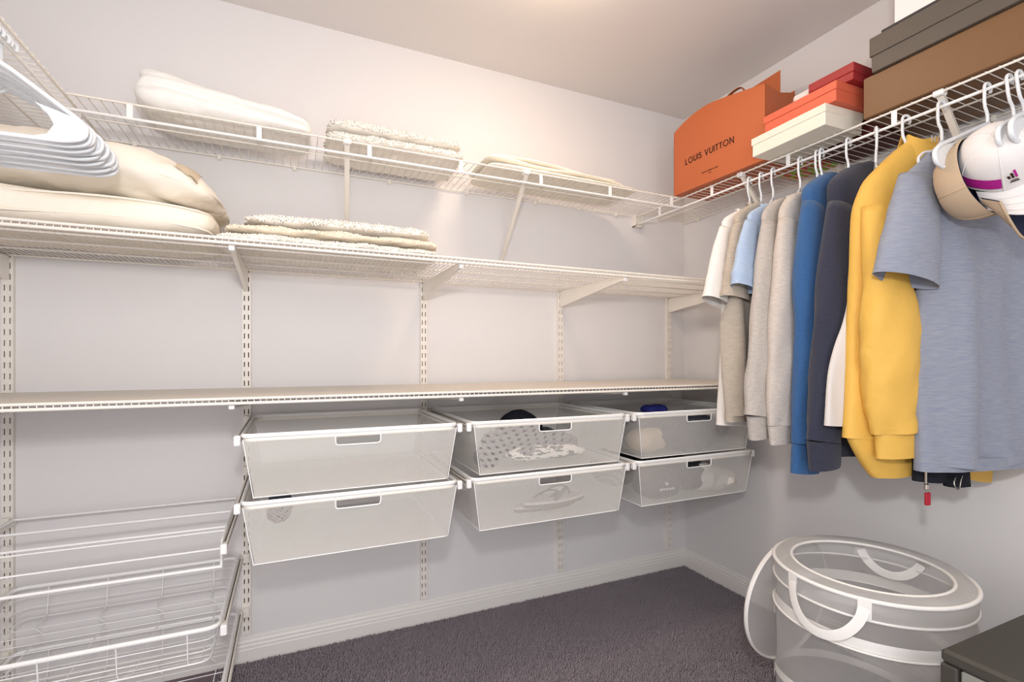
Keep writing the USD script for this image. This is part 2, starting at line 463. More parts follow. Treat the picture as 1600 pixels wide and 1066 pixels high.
BB = [(0, 0), (-.014, 0), (-.014, .044), (-.0125, .047), (-.0125, .056), (-.010, .060), (-.010, .068), (-.006, .074), (-.005, .082), (-.002, .085), (0, .085)]
structure('baseboard_back', extrude_x(BB, XL, 0), M['trim'], 20)
v, f = extrude_x(BB, 0, -YF)
structure('baseboard_right', (np.stack([v[:, 1], -v[:, 0], v[:, 2]], 1), f), M['trim'], 20)
v, f = extrude_x(BB, 0, -YF)
structure('baseboard_left', (np.stack([XL - v[:, 1], -v[:, 0], v[:, 2]], 1), f), M['trim'], 20)

# ------------------------------------------------------------------ ceiling lamp
t = thing('ceiling_lamp', 'round warm-lit glass ceiling lamp flush against the ceiling', 'lamp', (LAMP[0], LAMP[1], 0))
ang = np.linspace(0, 2 * np.pi, 48, endpoint=False)
prof = [(.165, H), (.165, H - .02), (.15, H - .022)]
part(t, 'base_plate', loft([[(r * np.cos(a), r * np.sin(a), z) for a in ang] for r, z in prof], caps=True), M['white'])
prof = [(.148 * np.cos(q), H - .02 - .062 * np.sin(q)) for q in np.linspace(0, np.pi / 2 - .05, 10)]
part(t, 'glass_shade', loft([[(r * np.cos(a), r * np.sin(a), z) for a in ang] for r, z in prof], caps0=False, caps1=True), _lamp, True)

# ------------------------------------------------------------------ wall uprights
STD = [-2.549, -1.939, -1.329, -0.719, -0.109]
Z0, Z1 = .097, 1.345
body = m3.Manifold.cube((.026, .015, Z1 - Z0)).translate((-.013, -.015, Z0))
cuts = []
zz = Z0 + .012
while zz + .018 < Z1:
    for s in (-1, 1):
        cuts.append(m3.Manifold.cube((.0032, .012, .0170)).translate((s * .0062 - .0016, -.0165, zz)))
    zz += .032
body = body - m3.Manifold.batch_boolean(cuts, m3.OpType.Add)
ORD = ['leftmost', 'second from the left', 'middle', 'second from the right', 'rightmost']
liner = box(-.0115, .0115, -.0046, -.003, Z0 + .003, Z1 - .003, 0)  # dark strip set behind the slots in place of their shade
u0 = thing('wall_upright', f'white slotted wall upright, {ORD[0]} of the five on the back wall', 'wall upright', (STD[0], 0, 0), group='slotted wall uprights')
part(u0, 'channel', body, M['cream_metal'], False)
part(u0, 'slot_backing', move(liner, (0, -.0003, 0)), M['slot'], False, 'dark strip painted for the shade inside the slots')
for i in range(1, 5):
    copy(u0, (STD[i], 0, 0), 0, f'white slotted wall upright, {ORD[i]} of the five on the back wall')

# ------------------------------------------------------------------ ventilated shelves
ZU, ZM = 1.335, .932
XS0, XS1 = -2.62, -.035
YD = .488


def vent_shelf(zt, label, liner_=False):
    s = thing('ventilated_shelf', label, 'shelf', (0, 0, 0), group='close-wire shelves on wall brackets')
    r = .0014
    ws = []
    x = XS0 + .008
    while x < XS1 - .004:
        ws.append(tube(arc([(x, -.018, zt), (x, -YD, zt), (x, -YD - .001, zt - .012)], .004, 3), r, 5))
        x += .0142
    if liner_:
        part(s, 'shelf_liner', box(XS0 + .002, XS1 - .002, -YD + .004, -.022, zt + .0016, zt + .0028, .0004), M['liner'], 30, 'smooth pale liner sheet over the wires')
    part(s, 'deck_wires', ws, M['cream_metal'], 60, kind='stuff')
    for y, z, rr in ((-.02, zt - .003, .0032), (-YD - .002, zt - .0002, .0036), (-YD - .003, zt - .0122, .0042)):
        part(s, 'edge_rail', tube([(XS0, y, z), (XS1, y, z)], rr, 8), M['white'], 60)
    for y in (-.15, -.28, -.40):
        part(s, 'support_rod', tube([(XS0, y, zt - .0042), (XS1, y, zt - .0042)], .0028, 6), M['cream_metal'], 60)
    for x in (XS0, XS1):
        part(s, 'end_rod', tube([(x, -.018, zt - .001), (x, -YD, zt - .001), (x, -YD - .002, zt - .010)], .0026, 6), M['cream_metal'], 60)


vent_shelf(ZU, 'upper white close-wire shelf carrying the pillows and the bath mats')
vent_shelf(ZM, 'lower white close-wire shelf, empty, just above the mesh drawers', True)

WHERE = ['at the leftmost upright', 'at the second upright from the left', 'at the middle upright', 'at the second upright from the right', 'at the rightmost upright']
for zt, which, hang in ((ZU - .0075, 'upper', .068), (ZM - .0075, 'lower', .05)):
    zb = zt
    src = None
    for i, x in enumerate(STD):
        lab = f'white tapered bracket holding the {which} close-wire shelf {WHERE[i]}'
        if src is None:
            src = thing('shelf_bracket', lab, 'shelf bracket', (x, 0, zb), group='tapered brackets under the close-wire shelves')
            part(src, 'arm', extrude_x([(-.0155, 0), (-.470, 0), (-.470, -.016), (-.43, -.020), (-.0155, -hang)], -.0055, .0055), M['white'], False)
            part(src, 'end_cap', box(-.007, .007, -.482, -.466, -.021, -.001, .002), M['bright'], 30)
        else:
            copy(src, (x, 0, zb), 0, lab)

# ------------------------------------------------------------------ coarse wire shelves along the ceiling
ZW = 1.712


def wire_shelf(label, axis, a0, a1, plates, clips, skip=0.0):
    """axis 'x': along the back wall; 'y': right wall (side -1) ; 'l': left wall"""
    def tr(a, d, z):
        return {'x': (a, -d, z), 'y': (-d, a, z), 'l': (XL + d, a, z)}[axis]
    s = thing('wire_shelf', label, 'wire shelf', (0, 0, 0), group='coarse wire shelves under the ceiling')
    ws = []
    a = a0 + .012
    while a < a1 - .004:
        ws.append(tube(arc([tr(a, .008, ZW), tr(a, .302, ZW), tr(a, .3055, ZW - .004)], .003, 3), .0014, 5))
        a += .0254
    part(s, 'deck_wires', ws, M['white'], 60, kind='stuff')
    part(s, 'front_rail', tube([tr(a0, .301, ZW - .004), tr(a1, .301, ZW - .004)], .0032, 8), M['white'], 60)
    part(s, 'hanging_rail', tube([tr(a0, .302, ZW - .043), tr(a1, .302, ZW - .043)], .0042, 8), M['bright'], 60)
    part(s, 'middle_rail', tube([tr(a0, .16, ZW - .004), tr(a1, .16, ZW - .004)], .0028, 8), M['white'], 60)
    part(s, 'back_rail', tube([tr(a0, .009, ZW - .004), tr(a1, .009, ZW - .004)], .003, 8), M['white'], 60)
    for p in plates:
        c0, c1 = np.array(tr(p - .007, .3005, ZW - .044)), np.array(tr(p + .007, .3035, ZW - .002))
        lo, hi = np.minimum(c0, c1), np.maximum(c0, c1)
        part(s, 'joint_plate', box(lo[0], hi[0], lo[1], hi[1], lo[2], hi[2], .0012), M['bright'], 30)
    for p in clips:
        c0, c1 = np.array(tr(p - .006, 0, ZW - .016)), np.array(tr(p + .006, .014, ZW + .002))
        lo, hi = np.minimum(c0, c1), np.maximum(c0, c1)
        part(s, 'wall_clip', box(lo[0], hi[0], lo[1], hi[1], lo[2], hi[2], .004), M['white'], 30)
    return s


wire_shelf('long coarse wire shelf on the back wall carrying blanket and folded linen', 'x', -2.322, -.308, [-2.192, -1.886, -1.575, -1.272, -.965, -.661, -.352],
           [-2.25, -2.02, -1.79, -1.46, -1.15, -.84, -.62, -.42])
wire_shelf('coarse wire shelf on the right wall carrying the boxes above the hung clothes', 'y', -2.0, -.004, [-1.73, -1.42, -1.108, -.793, -.469, -.17], [-1.6, -1.2, -.8, -.4, -.1])
wire_shelf('coarse wire shelf on the left wall with the white hangers on its rail', 'l', -1.6, -.004, [-1.4, -1.0, -.66, -.19], [-1.4, -.9, -.4])

t = thing('rail_bracket', 'small white wall bracket holding the wire shelf rail in the back right corner', 'rail bracket')
part(t, 'wall_plate', box(-.325, -.284, -.006, 0, 1.655, 1.712, .002), M['cream_metal'])
part(t, 'cup', [box(-.325, -.284, -.030, -.005, 1.655, 1.661, .001), box(-.325, -.3205, -.030, -.005, 1.655, 1.712, .001), box(-.2885, -.284, -.030, -.005, 1.655, 1.712, .001)], M['cream_metal'])


def brace(label, top, foot):
    d = np.array(foot, float) - np.array(top, float)
    b = thing('diagonal_brace', label, 'brace', group='diagonal braces under the wire shelves')
    side = np.array([1.0, 0, 0]) if abs(d[1]) > abs(d[0]) else np.array([0, 1.0, 0])
    nrm = np.cross(d, side); nrm /= np.linalg.norm(nrm)
    top, foot = np.array(top, float), np.array(foot, float)
    def strip(w, off, th):
        ring = []
        for p in (top, foot):
            ring.append([p + side * sx * w + nrm * (off + sz * th) for sx, sz in ((-1, -1), (1, -1), (1, 1), (-1, 1))])
        return loft(np.array(ring), caps=True)
    part(b, 'strut', [strip(.0075, 0, .0012), move(strip(.001, .004, .004), side * .0065), move(strip(.001, .004, .004), -side * .0065)], M['white'], False)
    h = top + np.array([0, 0, .004])
    part(b, 'hook', box(h[0] - .012, h[0] + .012, h[1] - .012, h[1] + .012, h[2] - .008, h[2] + .008, .003), M['bright'])
    part(b, 'foot', box(foot[0] - .009 - .004 * (abs(d[0]) > abs(d[1])), foot[0] + (.009 if abs(d[1]) > abs(d[0]) else 0), foot[1] - .008, foot[1] + (0 if abs(d[1]) > abs(d[0]) else .008), foot[2] - .014, foot[2] + .012, .002), M['white'])


brace('white diagonal brace from the back wire shelf down behind the stacked bath mats', (-1.642, -.294, ZW - .008), (-1.615, -.003, 1.43))
brace('white diagonal brace on the back wall, left of the folded ivory cloth, over bare wall', (-1.022, -.294, ZW - .008), (-1.0, -.003, 1.435))
brace('white diagonal brace on the right wall above the white tee shirt, under the orange bag', (-.294, -.600, ZW - .008), (-.003, -.575, 1.43))
brace('white diagonal brace on the right wall above the slate blue tee shirt', (-.294, -1.208, ZW - .008), (-.003, -1.19, 1.43))

# ------------------------------------------------------------------ drawers and their runners
ZR = {'t': .838, 'b': .668}


def runner(x, z, label, sides=(-1, 1), y1=-.50, group='drawer runners on the wall uprights'):
    r = thing('drawer_runner', label, 'drawer runner', (x, 0, z), group=group)
    for s in sides:
        c = s * .0145
        part(r, 'track', [box(c - .0055, c + .0055, y1, -.0155, -.0035, -.0005, .0008), box(c + s * .004, c + s * .006, y1, -.0155, -.016, .004, .0008),
                          box(c - .0055, c + .0055, y1, -.0155, -.016, -.013, .0008)], M['cream_metal'], False)
        part(r, 'track_slot', box(c - .0012 + s * .001, c + .0012 + s * .001, y1 + .03, -.05, -.0006, .0004, 0), M['slot'], False, 'dark strip painted for the shade of the groove along the track')  # groove shade put in as a thin dark strip
        part(r, 'end_stop', [box(c - .0075, c + .0075, y1 - .012, y1 + .004, -.02, .006, .0025)], M['bright'])
    part(r, 'bracket_hook', box(-.009, .009, -.03, -.0155, -.024, .006, .001), M['white'])


UP = {1: 'second upright from the left', 2: 'middle upright', 3: 'second upright from the right', 4: 'rightmost upright'}
for k in (1, 2, 3, 4):
    for lv, lvn in (('t', 'upper'), ('b', 'lower')):
        runner(STD[k], ZR[lv] - .004, f'white runner arm for the {lvn} mesh drawers at the {UP[k]}', sides=(1,) if k == 1 else (-1,) if k == 4 else (-1, 1))
# the groove-carrying runners of the open racks on the left
RK = {'shoe': .572, 'b1': .372, 'b2': .188}
for nm, z in RK.items():
    txt = {'shoe': 'slanted wire rack', 'b1': 'upper wire basket', 'b2': 'lowest wire basket'}[nm]
    runner(STD[1], z - .003, f'white runner arm with a dark groove right of the {txt}', sides=(-1,))
    runner(STD[0], z - .003, f'white runner arm at the leftmost upright, left of the {txt}', sides=(1,))

CUT = 0.125          # width of the cut-out behind the handle


def drawer(k, lv, label):
    x0, x1 = STD[k] + .0245, STD[k + 1] - .0245
    cx, w = (x0 + x1) / 2, (x1 - x0) / 2
    z1 = ZR[lv]
    h, yb, yf, tp, tf = .158, -.035, -.515, .026, .012
    d = thing('mesh_drawer', label, 'drawer', (cx, 0, z1), group='white mesh drawers')
    # top rim
    loop = arc([(-w, (yb + yf) / 2, 0), (-w, yf, 0), (w, yf, 0), (w, yb, 0), (-w, yb, 0), (-w, (yb + yf) / 2, 0)], .028, 6)[:-1]
    part(d, 'rim', tube(loop, .0042, 8, True, .0062), M['bright'], 60)
    part(d, 'rim_lip', tube(loop * [.985, 1, 1] + [0, 0, -.0105], .0030, 8, True, .005), M['white'], 60)
    wb, yfb, ybb, zb = w - tp, yf + tf, yb - tf, -h
    # front panel with a real opening behind the handle
    cw, ch = CUT / 2 * .93, .036
    zt = -.008
    def fr(x, z):
        k_ = (zt - z) / (zt - zb)
        return (x * (1 - k_) + (x * (wb / w)) * k_, yf + (yfb - yf) * k_, z)
    q = [[(-w + .004, zt), (-cw, zt), (-cw, zb), (-w + .004, zb)], [(cw, zt), (w - .004, zt), (w - .004, zb), (cw, zb)], [(-cw, -ch), (cw, -ch), (cw, zb), (-cw, zb)]]
    ms = [(np.array([fr(*p) for p in quad]), np.array([[0, 1, 2, 3]])) for quad in q]
    fp = part(d, 'front_panel', ms, M['mesh'], False)
    T = [(-w + .003, yf, zt), (w - .003, yf, zt), (w - .003, yb, zt), (-w + .003, yb, zt)]
    B = [(-wb, yfb, zb), (wb, yfb, zb), (wb, ybb, zb), (-wb, ybb, zb)]
    for a, b in ((1, 2), (3, 0)):
        part(d, 'side_panel', (np.array([T[a], T[b], B[b], B[a]]), np.array([[0, 1, 2, 3]])), M['mesh'], False)
    part(d, 'back_panel', (np.array([T[2], T[3], B[3], B[2]]), np.array([[0, 1, 2, 3]])), M['mesh'], False)
    part(d, 'bottom_panel', (np.array(B), np.array([[0, 1, 2, 3]])), M['mesh_floor'], False)
    part(d, 'bottom_seam', tube(arc(B + [B[0]], .012, 4), .0018, 6), M['bright'], 60)
    for a, b in zip(T, B):
        part(d, 'corner_seam', tube([a, b], .0014, 6), M['bright'], 60)
    hz = [(-cw - .001, yf - .002, -.006), (-cw - .001, yf - .001, -ch - .001), (cw + .001, yf - .001, -ch - .001), (cw + .001, yf - .002, -.006)]
    part(fp, 'handle_frame', tube(arc(hz, .010, 6), .0024, 8), M['bright'], 60)
    return cx, zb + z1, wb


POS = {1: 'left', 2: 'middle', 3: 'right'}
DR = {}
for k in (1, 2, 3):
    for lv, lvn, holds in (('t', 'upper', {1: 'nearly empty', 2: 'with a dark cap and folded clothes', 3: 'with grey blue clothes and a beige pouch'}),
                           ('b', 'lower', {1: 'nearly empty', 2: 'with a pair of flip flops', 3: 'with a grey bag and crumpled white cloth'})):
        DR[k, lv] = drawer(k, lv, f'white mesh drawer, {lvn} of the {POS[k]} pair, {holds[k]}')

# ------------------------------------------------------------------ open wire racks, left
xa, xb = STD[0] + .0245, STD[1] - .0245
xm, hw = (xa + xb) / 2, (xb - xa) / 2
r = thing('wire_rack', 'white pull-out wire rack with bent front lip, topmost of the three on the left', 'rack', (xm, 0, RK['shoe']))
zz = 0
for y, rr in ((-.045, .0035), (-.20, .0042), (-.352, .0036), (-.385, .0022)):
    part(r, 'rod', tube([(-hw, y, zz), (hw, y, zz)], rr, 8), M['bright'], 60)
part(r, 'rod', tube([(-hw + .004, -.425, -.034), (hw - .004, -.425, -.034)], .0026, 8), M['bright'], 60)
part(r, 'front_rod', tube([(-hw + .004, -.425, -.081), (hw - .004, -.425, -.081)], .0044, 8), M['bright'], 60)
for s in (-1, 1):
    part(r, 'side_rail', tube(arc([(s * hw, -.04, zz), (s * hw, -.352, zz), (s * (hw - .002), -.425, -.012), (s * (hw - .004), -.425, -.084)], .012, 4), .0038, 8), M['bright'], 60)


def basket(z, depth, label):
    b = thing('wire_basket', label, 'basket', (xm, 0, z), group='white wire baskets on the left')
    yb, yf = -.04, -.505
    loop = arc([(-hw, -.25, 0), (-hw, yf, 0), (hw, yf, 0), (hw, yb, 0), (-hw, yb, 0), (-hw, -.25, 0)], .03, 6)[:-1]
    part(b, 'rim', tube(loop, .0048, 8, True, .006), M['bright'], 60)
    ww = hw - .02
    for zk in np.linspace(-depth * .33, -depth, 3):
        k_ = -zk / depth
        lp = arc([(-hw + .02 * k_, -.25, zk), (-hw + .02 * k_, yf + .012 * k_, zk), (hw - .02 * k_, yf + .012 * k_, zk), (hw - .02 * k_, yb - .012 * k_, zk), (-hw + .02 * k_, yb - .012 * k_, zk), (-hw + .02 * k_, -.25, zk)], .03, 5)[:-1]
        part(b, 'side_wire' if k_ < .99 else 'bottom_wire_loop', tube(lp, .0014 if k_ < .99 else .0022, 6, True), M['bright'], 60)
    for x in np.linspace(-ww * .78, ww * .82, 4):
        part(b, 'cross_wire', tube(arc([(x, yb, -.002), (x, yb - .012, -depth), (x + .0, -.13, -depth), (x + .022, -.14, -depth - .012), (x + .022, yf + .05, -depth - .012), (x, yf + .012, -depth), (x, yf, -.002)], .010, 3), .0018, 6), M['bright'], 60)
    for y in np.linspace(-.12, -.46, 8):
        part(b, 'bottom_wire', tube([(-ww, y, -depth - .003), (ww, y, -depth - .003)], .0013, 6), M['bright'], 60)


basket(RK['b1'], .085, 'white wire basket, upper of the two under the bent wire rack on the left')
basket(RK['b2'], .085, 'white wire basket nearest the floor, lowest of the racks on the left')
# ------------------------------------------------------------------ linen and pillows on the shelves
ZT = ZU + .0025      # top of the upper close-wire shelf
ZK = ZW + .0022      # top of the coarse wire deck


def at(m, x, y, z):
    return move(m, (x, y, z))


def outline(sx, sy, pw, z, k=1.0, n=64):
    a = np.linspace(0, 2 * np.pi, n, endpoint=False)
    c, s = np.cos(a), np.sin(a)
    r = 1 / (np.abs(c) ** pw + np.abs(s) ** pw) ** (1 / pw)
    return np.stack([k * sx / 2 * r * c, k * sy / 2 * r * s, np.full(n, z)], 1)


t = thing('pillow', 'flat cream boxed pillow lying on the upper shelf under the plump pillow', 'pillow', (-2.30, -.265, ZT))
v, f = slab((.635, .41, .096), (50, 36, 10), 7, 3.2)
v, f = puff((v, f), .011, 10, 3, 4, 0)
part(t, 'cushion', (v, f), M['pillow'], True)
for z, k in ((.026, .985), (.070, .985)):
    p = outline(.635, .41, 7, z, k * 1.0)
    p[:, 2] += .004 * np.sin(p[:, 0] * 14) + .002 * np.sin(p[:, 1] * 23)
    part(t, 'piping', tube(p, .0026, 6, True), M['pillow'], 60)

t = thing('pillow', 'plump cream pillow with a beige corner tag, lying on the flat pillow', 'pillow', (-2.295, -.255, ZT + .094))
v, f = slab((.64, .43, .20), (56, 40, 16), 5, 2.0)
v[:, 2] = np.where(v[:, 2] < .1, .1 - (.1 - v[:, 2]) * .62, v[:, 2]) - .038
v[:, 2] -= .045 * np.clip((v[:, 0] - .1) / .22, 0, 1) ** 1.5 * 0.8
v, f = puff((v, f), .016, 9, 5, 4)
rr = np.hypot(v[:, 0] - .30, v[:, 1])
v[:, 2] += .004 * np.sin(np.arctan2(v[:, 1], v[:, 0] - .36) * 17) * np.exp(-((v[:, 0] - .2) / .14) ** 2)
v[:, 2] = np.maximum(v[:, 2], 0.002 - .03 * np.clip((v[:, 0] - .2) / .12, 0, 1) * 0)
part(t, 'cushion', (v, f), M['pillow'], True)
p = outline(.64, .43, 5, .062, .997)
p[:, 2] -= .045 * np.clip((p[:, 0] - .1) / .22, 0, 1) ** 1.5 * .8
part(t, 'piping', tube(p, .003, 6, True), M['pillow'], 60)
# tag: a curved patch lying on the right front corner of the cushion
from scipy.interpolate import griddata
gx, gy = np.meshgrid(np.linspace(.232, .278, 8), np.linspace(-.20, -.115, 12), indexing='ij')
up = normals(v, f)[:, 2] > .05
gz = griddata(v[up][:, :2], v[up][:, 2], (gx, gy), method='linear')
gz = np.where(np.isnan(gz), griddata(v[up][:, :2], v[up][:, 2], (gx, gy), method='nearest'), gz) + .007
i, j = np.meshgrid(np.arange(7), np.arange(11), indexing='ij')
part(t, 'corner_tag', (np.stack([gx, gy, gz], -1).reshape(-1, 3), np.stack([i * 12 + j, (i + 1) * 12 + j, (i + 1) * 12 + j + 1, i * 12 + j + 1], -1).reshape(-1, 4)), M['pillow_tag'], True, 'beige cloth tag at the pillow corner')


def shag(name, label, size, loc, m, seed, length=.008, group=None, loops=False):
    t = thing(name, label, 'bath mat', loc, group=group)
    v, f = slab(size, (70, 40, 10), 9, 3.0)
    n = normals(v, f)
    d2 = meshkit.fbm(v * [13, 13, 30] + seed, 3, seed + 9) - .5
    v = v + n * (d2 * .020)[:, None]
    v[:, 2] = np.maximum(v[:, 2], 0)
    part(t, 'folded_backing', (v, f), m, True)
    p, q = sample((v, f), .0046 if not loops else .0046, seed)
    T = tufts(p, q, length, (.0036 if not loops else .0030), seed, .5 if not loops else .3)
    T[0][:, 2] = np.maximum(T[0][:, 2], 0.0005)
    part(t, 'pile', T, m, True, kind='stuff')
    return t


g = 'folded bath mats on the upper close-wire shelf'
shag('bath_mat', 'cream folded bath mat at the bottom of the stack of three', (.60, .36, .026), (-1.682, -.275, ZT), M['shag_white'], 11, .0055, g)
shag('bath_mat', 'yellowish cream looped bath mat in the middle of the stack of three', (.575, .35, .026), (-1.672, -.275, ZT + .028), M['shag_cream'], 23, .005, g, True)
shag('bath_mat', 'ivory shaggy bath mat on top of the stack of three', (.505, .33, .032), (-1.662, -.27, ZT + .057), M['shag_white'], 31, .0075, g)
g = 'folded shaggy mats on the back wire shelf'
shag('bath_mat', 'ivory shaggy folded mat, lower of the two on the back wire shelf', (.44, .25, .034), (-1.472, -.16, ZK), M['shag_white'], 41, .007, g)
shag('bath_mat', 'ivory shaggy folded mat, upper of the two on the back wire shelf', (.43, .245, .034), (-1.475, -.158, ZK + .041), M['shag_white'], 53, .0075, g)

t = thing('blanket', 'thick fluffy white folded blanket at the left end of the back wire shelf', 'blanket', (-1.972, -.165, ZK))
v, f = slab((.455, .25, .115), (90, 50, 22), 6, 3.0)
k = np.clip((v[:, 0] + .2275) / .455, 0, 1)
front = np.exp(-((v[:, 1] + .125) / .035) ** 2)
v[:, 1] += front * .020 * np.exp(-((v[:, 2] - .062 + .010 * np.sin(v[:, 0] * 9)) / .012) ** 2)
v[:, 2] *= 1.06 - .48 * k ** 1.1
v, f = puff(puff((v, f), .006, 14, 2, 3, 0), .0016, 70, 4, 2, 0)
part(t, 'lower_fold', (v, f), M['towel'], True)
v, f = slab((.40, .19, .085), (80, 40, 18), 5, 2.3)
k = np.clip((v[:, 0] + .20) / .40, 0, 1)
v[:, 2] = v[:, 2] * (1.0 - .55 * k) + .098 - .058 * k - .012
v[:, 0] -= .026
v[:, 1] += .026
v, f = puff(puff((v, f), .007, 12, 8, 3), .0016, 70, 5, 2)
part(t, 'upper_fold', (v, f), M['towel'], True)

t = thing('folded_cloth', 'thin folded ivory cloth lying flat on the back wire shelf near the corner', 'cloth', (-.84, -.165, ZK))
for (sx, sy, sz, dx, dz, sd) in ((.66, .25, .024, .01, 0, 3), (.60, .245, .020, -.025, .020, 6), (.56, .24, .016, -.035, .036, 9)):
    v, f = slab((sx, sy, sz), (80, 30, 6), 10, 3)
    k = np.clip((v[:, 0] + sx / 2) / sx, 0, 1)
    v[:, 2] *= 1.15 - .55 * k
    v[:, 2] += dz * (1.1 - .6 * k) + .004 * (np.sin(v[:, 0] * 16 + sd) + 1) * (dz > 0)
    v[:, 0] += dx
    v, f = puff((v, f), .002, 20, sd, 2, 0)
    part(t, 'fold', (v, f), M['linen_white'], True)

# ------------------------------------------------------------------ hangers
def hanger_parts(h, hw_=.195, neck=-.078, tipz=-.198, r=.0042, web=True):
    a = np.radians(np.linspace(-35, 180, 16))
    hook = np.r_[np.stack([.0125 * np.cos(a), 0 * a, .0125 * np.sin(a)], 1), [(-.0125, 0, -.030), (-.010, 0, -.045), (-.003, 0, -.056), (0, 0, -.066), (0, 0, neck)]]
    part(h, 'hook', tube(hook, .0036, 8), M['plastic'], 60)
    pts = [(0, 0, neck), (hw_ * .35, 0, neck - .030), (hw_ - .018, 0, tipz + .020), (hw_, 0, tipz + .004), (hw_ - .004, 0, tipz - .018), (hw_ - .03, 0, tipz - .027), (0, 0, tipz - .030)]
    half = arc(pts, .022, 5)
    mir = half[::-1] * [-1, 1, 1]
    part(h, 'frame', tube(np.vstack([half[:-1], mir[:-1]]), r, 8, True), M['plastic'], 60)
    if not web:
        return
    from shapely.geometry import Polygon
    for s in (-1, 1):
        q = [(s * (hw_ - .075), tipz + .036), (s * (hw_ - .018), tipz + .018), (s * (hw_ - .002), tipz + .002), (s * (hw_ - .006), tipz - .016), (s * (hw_ - .03), tipz - .026), (s * (hw_ - .085), tipz - .028), (s * (hw_ - .058), tipz - .018), (s * (hw_ - .048), tipz + .000), (s * (hw_ - .056), tipz + .018)]
        m_ = trimesh.creation.extrude_polygon(Polygon(q), .0026, engine='earcut')
        v = np.asarray(m_.vertices)
        part(h, 'gusset', (np.stack([v[:, 0], v[:, 2] - .0013, v[:, 1]], 1), np.asarray(m_.faces)), M['plastic'], False)


RODZ = ZW - .043 + .0005
h0 = thing('plastic_hanger', 'empty white plastic hanger on the left wall rail, nearest the camera of the row', 'hanger', (XL + .302, -.755, RODZ), group='empty white hangers on the left wall rail')
hanger_parts(h0, .182, -.088, -.213)
for i in range(1, 12):
    y = -.755 + .0168 * i + .003 * math.sin(i * 2.3)
    copy(h0, (XL + .302, y, RODZ), 1.6 * math.sin(i * 1.7), f'empty white plastic hanger on the left wall rail, {["second", "third", "fourth", "fifth", "sixth", "seventh", "eighth", "ninth", "tenth", "eleventh", "twelfth and last"][i - 1]} from the camera', tilt=1.2 * math.sin(i * 2.9))

RX = -.302
# ------------------------------------------------------------------ hanging clothes
from scipy.interpolate import PchipInterpolator


def body(rows, n=56, m=46, fold=.006, k=34, seed=0, bias=0.0, open_end=True):
    """a hanging garment body; rows: (z, u left, u right, half thickness)"""
    R = np.array(sorted(rows, key=lambda r: -r[0]), float)
    s = -R[:, 0]
    zs = np.linspace(s[0], s[-1], m)
    zs = np.sort(np.r_[zs, np.linspace(s[0], s[0] + .03, 6)])
    L, Rr, T = (PchipInterpolator(s, R[:, c])(zs) for c in (1, 2, 3))
    a = np.linspace(0, 2 * np.pi, n, endpoint=False)
    c, si = np.cos(a), np.sin(a)
    cu = np.sign(c) * np.abs(c) ** .75
    sv = np.sign(si) * np.abs(si) ** .75
    out = []
    for z, l, r, t in zip(zs, L, Rr, T):
        u = (l + r) / 2 + (r - l) / 2 * cu
        g = np.clip((z - s[0] - .05) / .35, 0, 1)
        w = fold * g * (np.sin(k * u + seed + 2.0 * z) + .6 * np.sin(1.9 * k * u + 2 * seed - 3 * z)) 
        w = w + fold * 1.6 * (meshkit.fbm(np.stack([u * 9, np.full(n, z * 5.0), np.full(n, seed + .5)], 1), 3, seed) - .5)
        out.append(np.stack([u, t * sv + w + bias * g, np.full(n, -z) + .004 * g * np.sin(20 * u + seed)], 1))
    return loft(out, caps0=True, caps1=not open_end)


def limb(path, r1, r2, n=28, m=26, fold=.004, seed=0, cap=False):
    """a sleeve: path points (u, v, z); r1 half width in the hanger's plane, r2 across it"""
    P = smooth_path(path, m)
    d = np.linspace(0, 1, len(r1)); x = np.linspace(0, 1, m)
    a1, a2 = PchipInterpolator(d, r1)(x), PchipInterpolator(np.linspace(0, 1, len(r2)), r2)(x)
    T = np.gradient(P, axis=0); T /= np.linalg.norm(T, axis=1, keepdims=True)
    e2 = np.array([0, 1.0, 0])
    ang = np.linspace(0, 2 * np.pi, n, endpoint=False)
    out = []
    for i in range(m):
        e1 = np.cross(e2, T[i]); e1 /= np.linalg.norm(e1)
        w = fold * (meshkit.fbm(np.stack([np.cos(ang) * 1.5, np.sin(ang) * 1.5, np.full(n, x[i] * 6 + seed)], 1), 3, seed) - .5) * 2 * (.3 + x[i])
        out.append(P[i] + (a1[i] + w)[:, None] * np.cos(ang)[:, None] * e1 + (a2[i] + w)[:, None] * np.sin(ang)[:, None] * e2)
    return loft(out, caps0=True, caps1=cap)


def neckband(u0, u1, z, dip, t, r=.006, zl=None):
    a = np.linspace(0, 2 * np.pi, 28, endpoint=False)
    p = np.stack([(u0 + u1) / 2 + (u1 - u0) / 2 * np.cos(a), t * np.sin(a), z - dip * (np.sin(a) < 0) * np.abs(np.sin(a)) ** 1.0 + ((zl or 0) * np.cos(a))], 1)
    return tube(p, r, 6, True, r * .5)


def garment(name, label, cat_, y, rz, group=None):
    return thing(name, label, cat_, (-.30, y, 1.683), rz, group)


GH = {}


def hang(y, rz, what):
    lab = f'white hanger on the right wall rail carrying {what}'
    if 's' not in GH:
        h = thing('plastic_hanger', lab, 'hanger', (RX, y, RODZ), rz, 'white hangers carrying clothes on the right wall rail')
        hanger_parts(h, .075, -.086, -.140, .0034, False)
        GH['s'] = h
        return h
    return copy(GH['s'], (RX, y, RODZ), rz, lab)


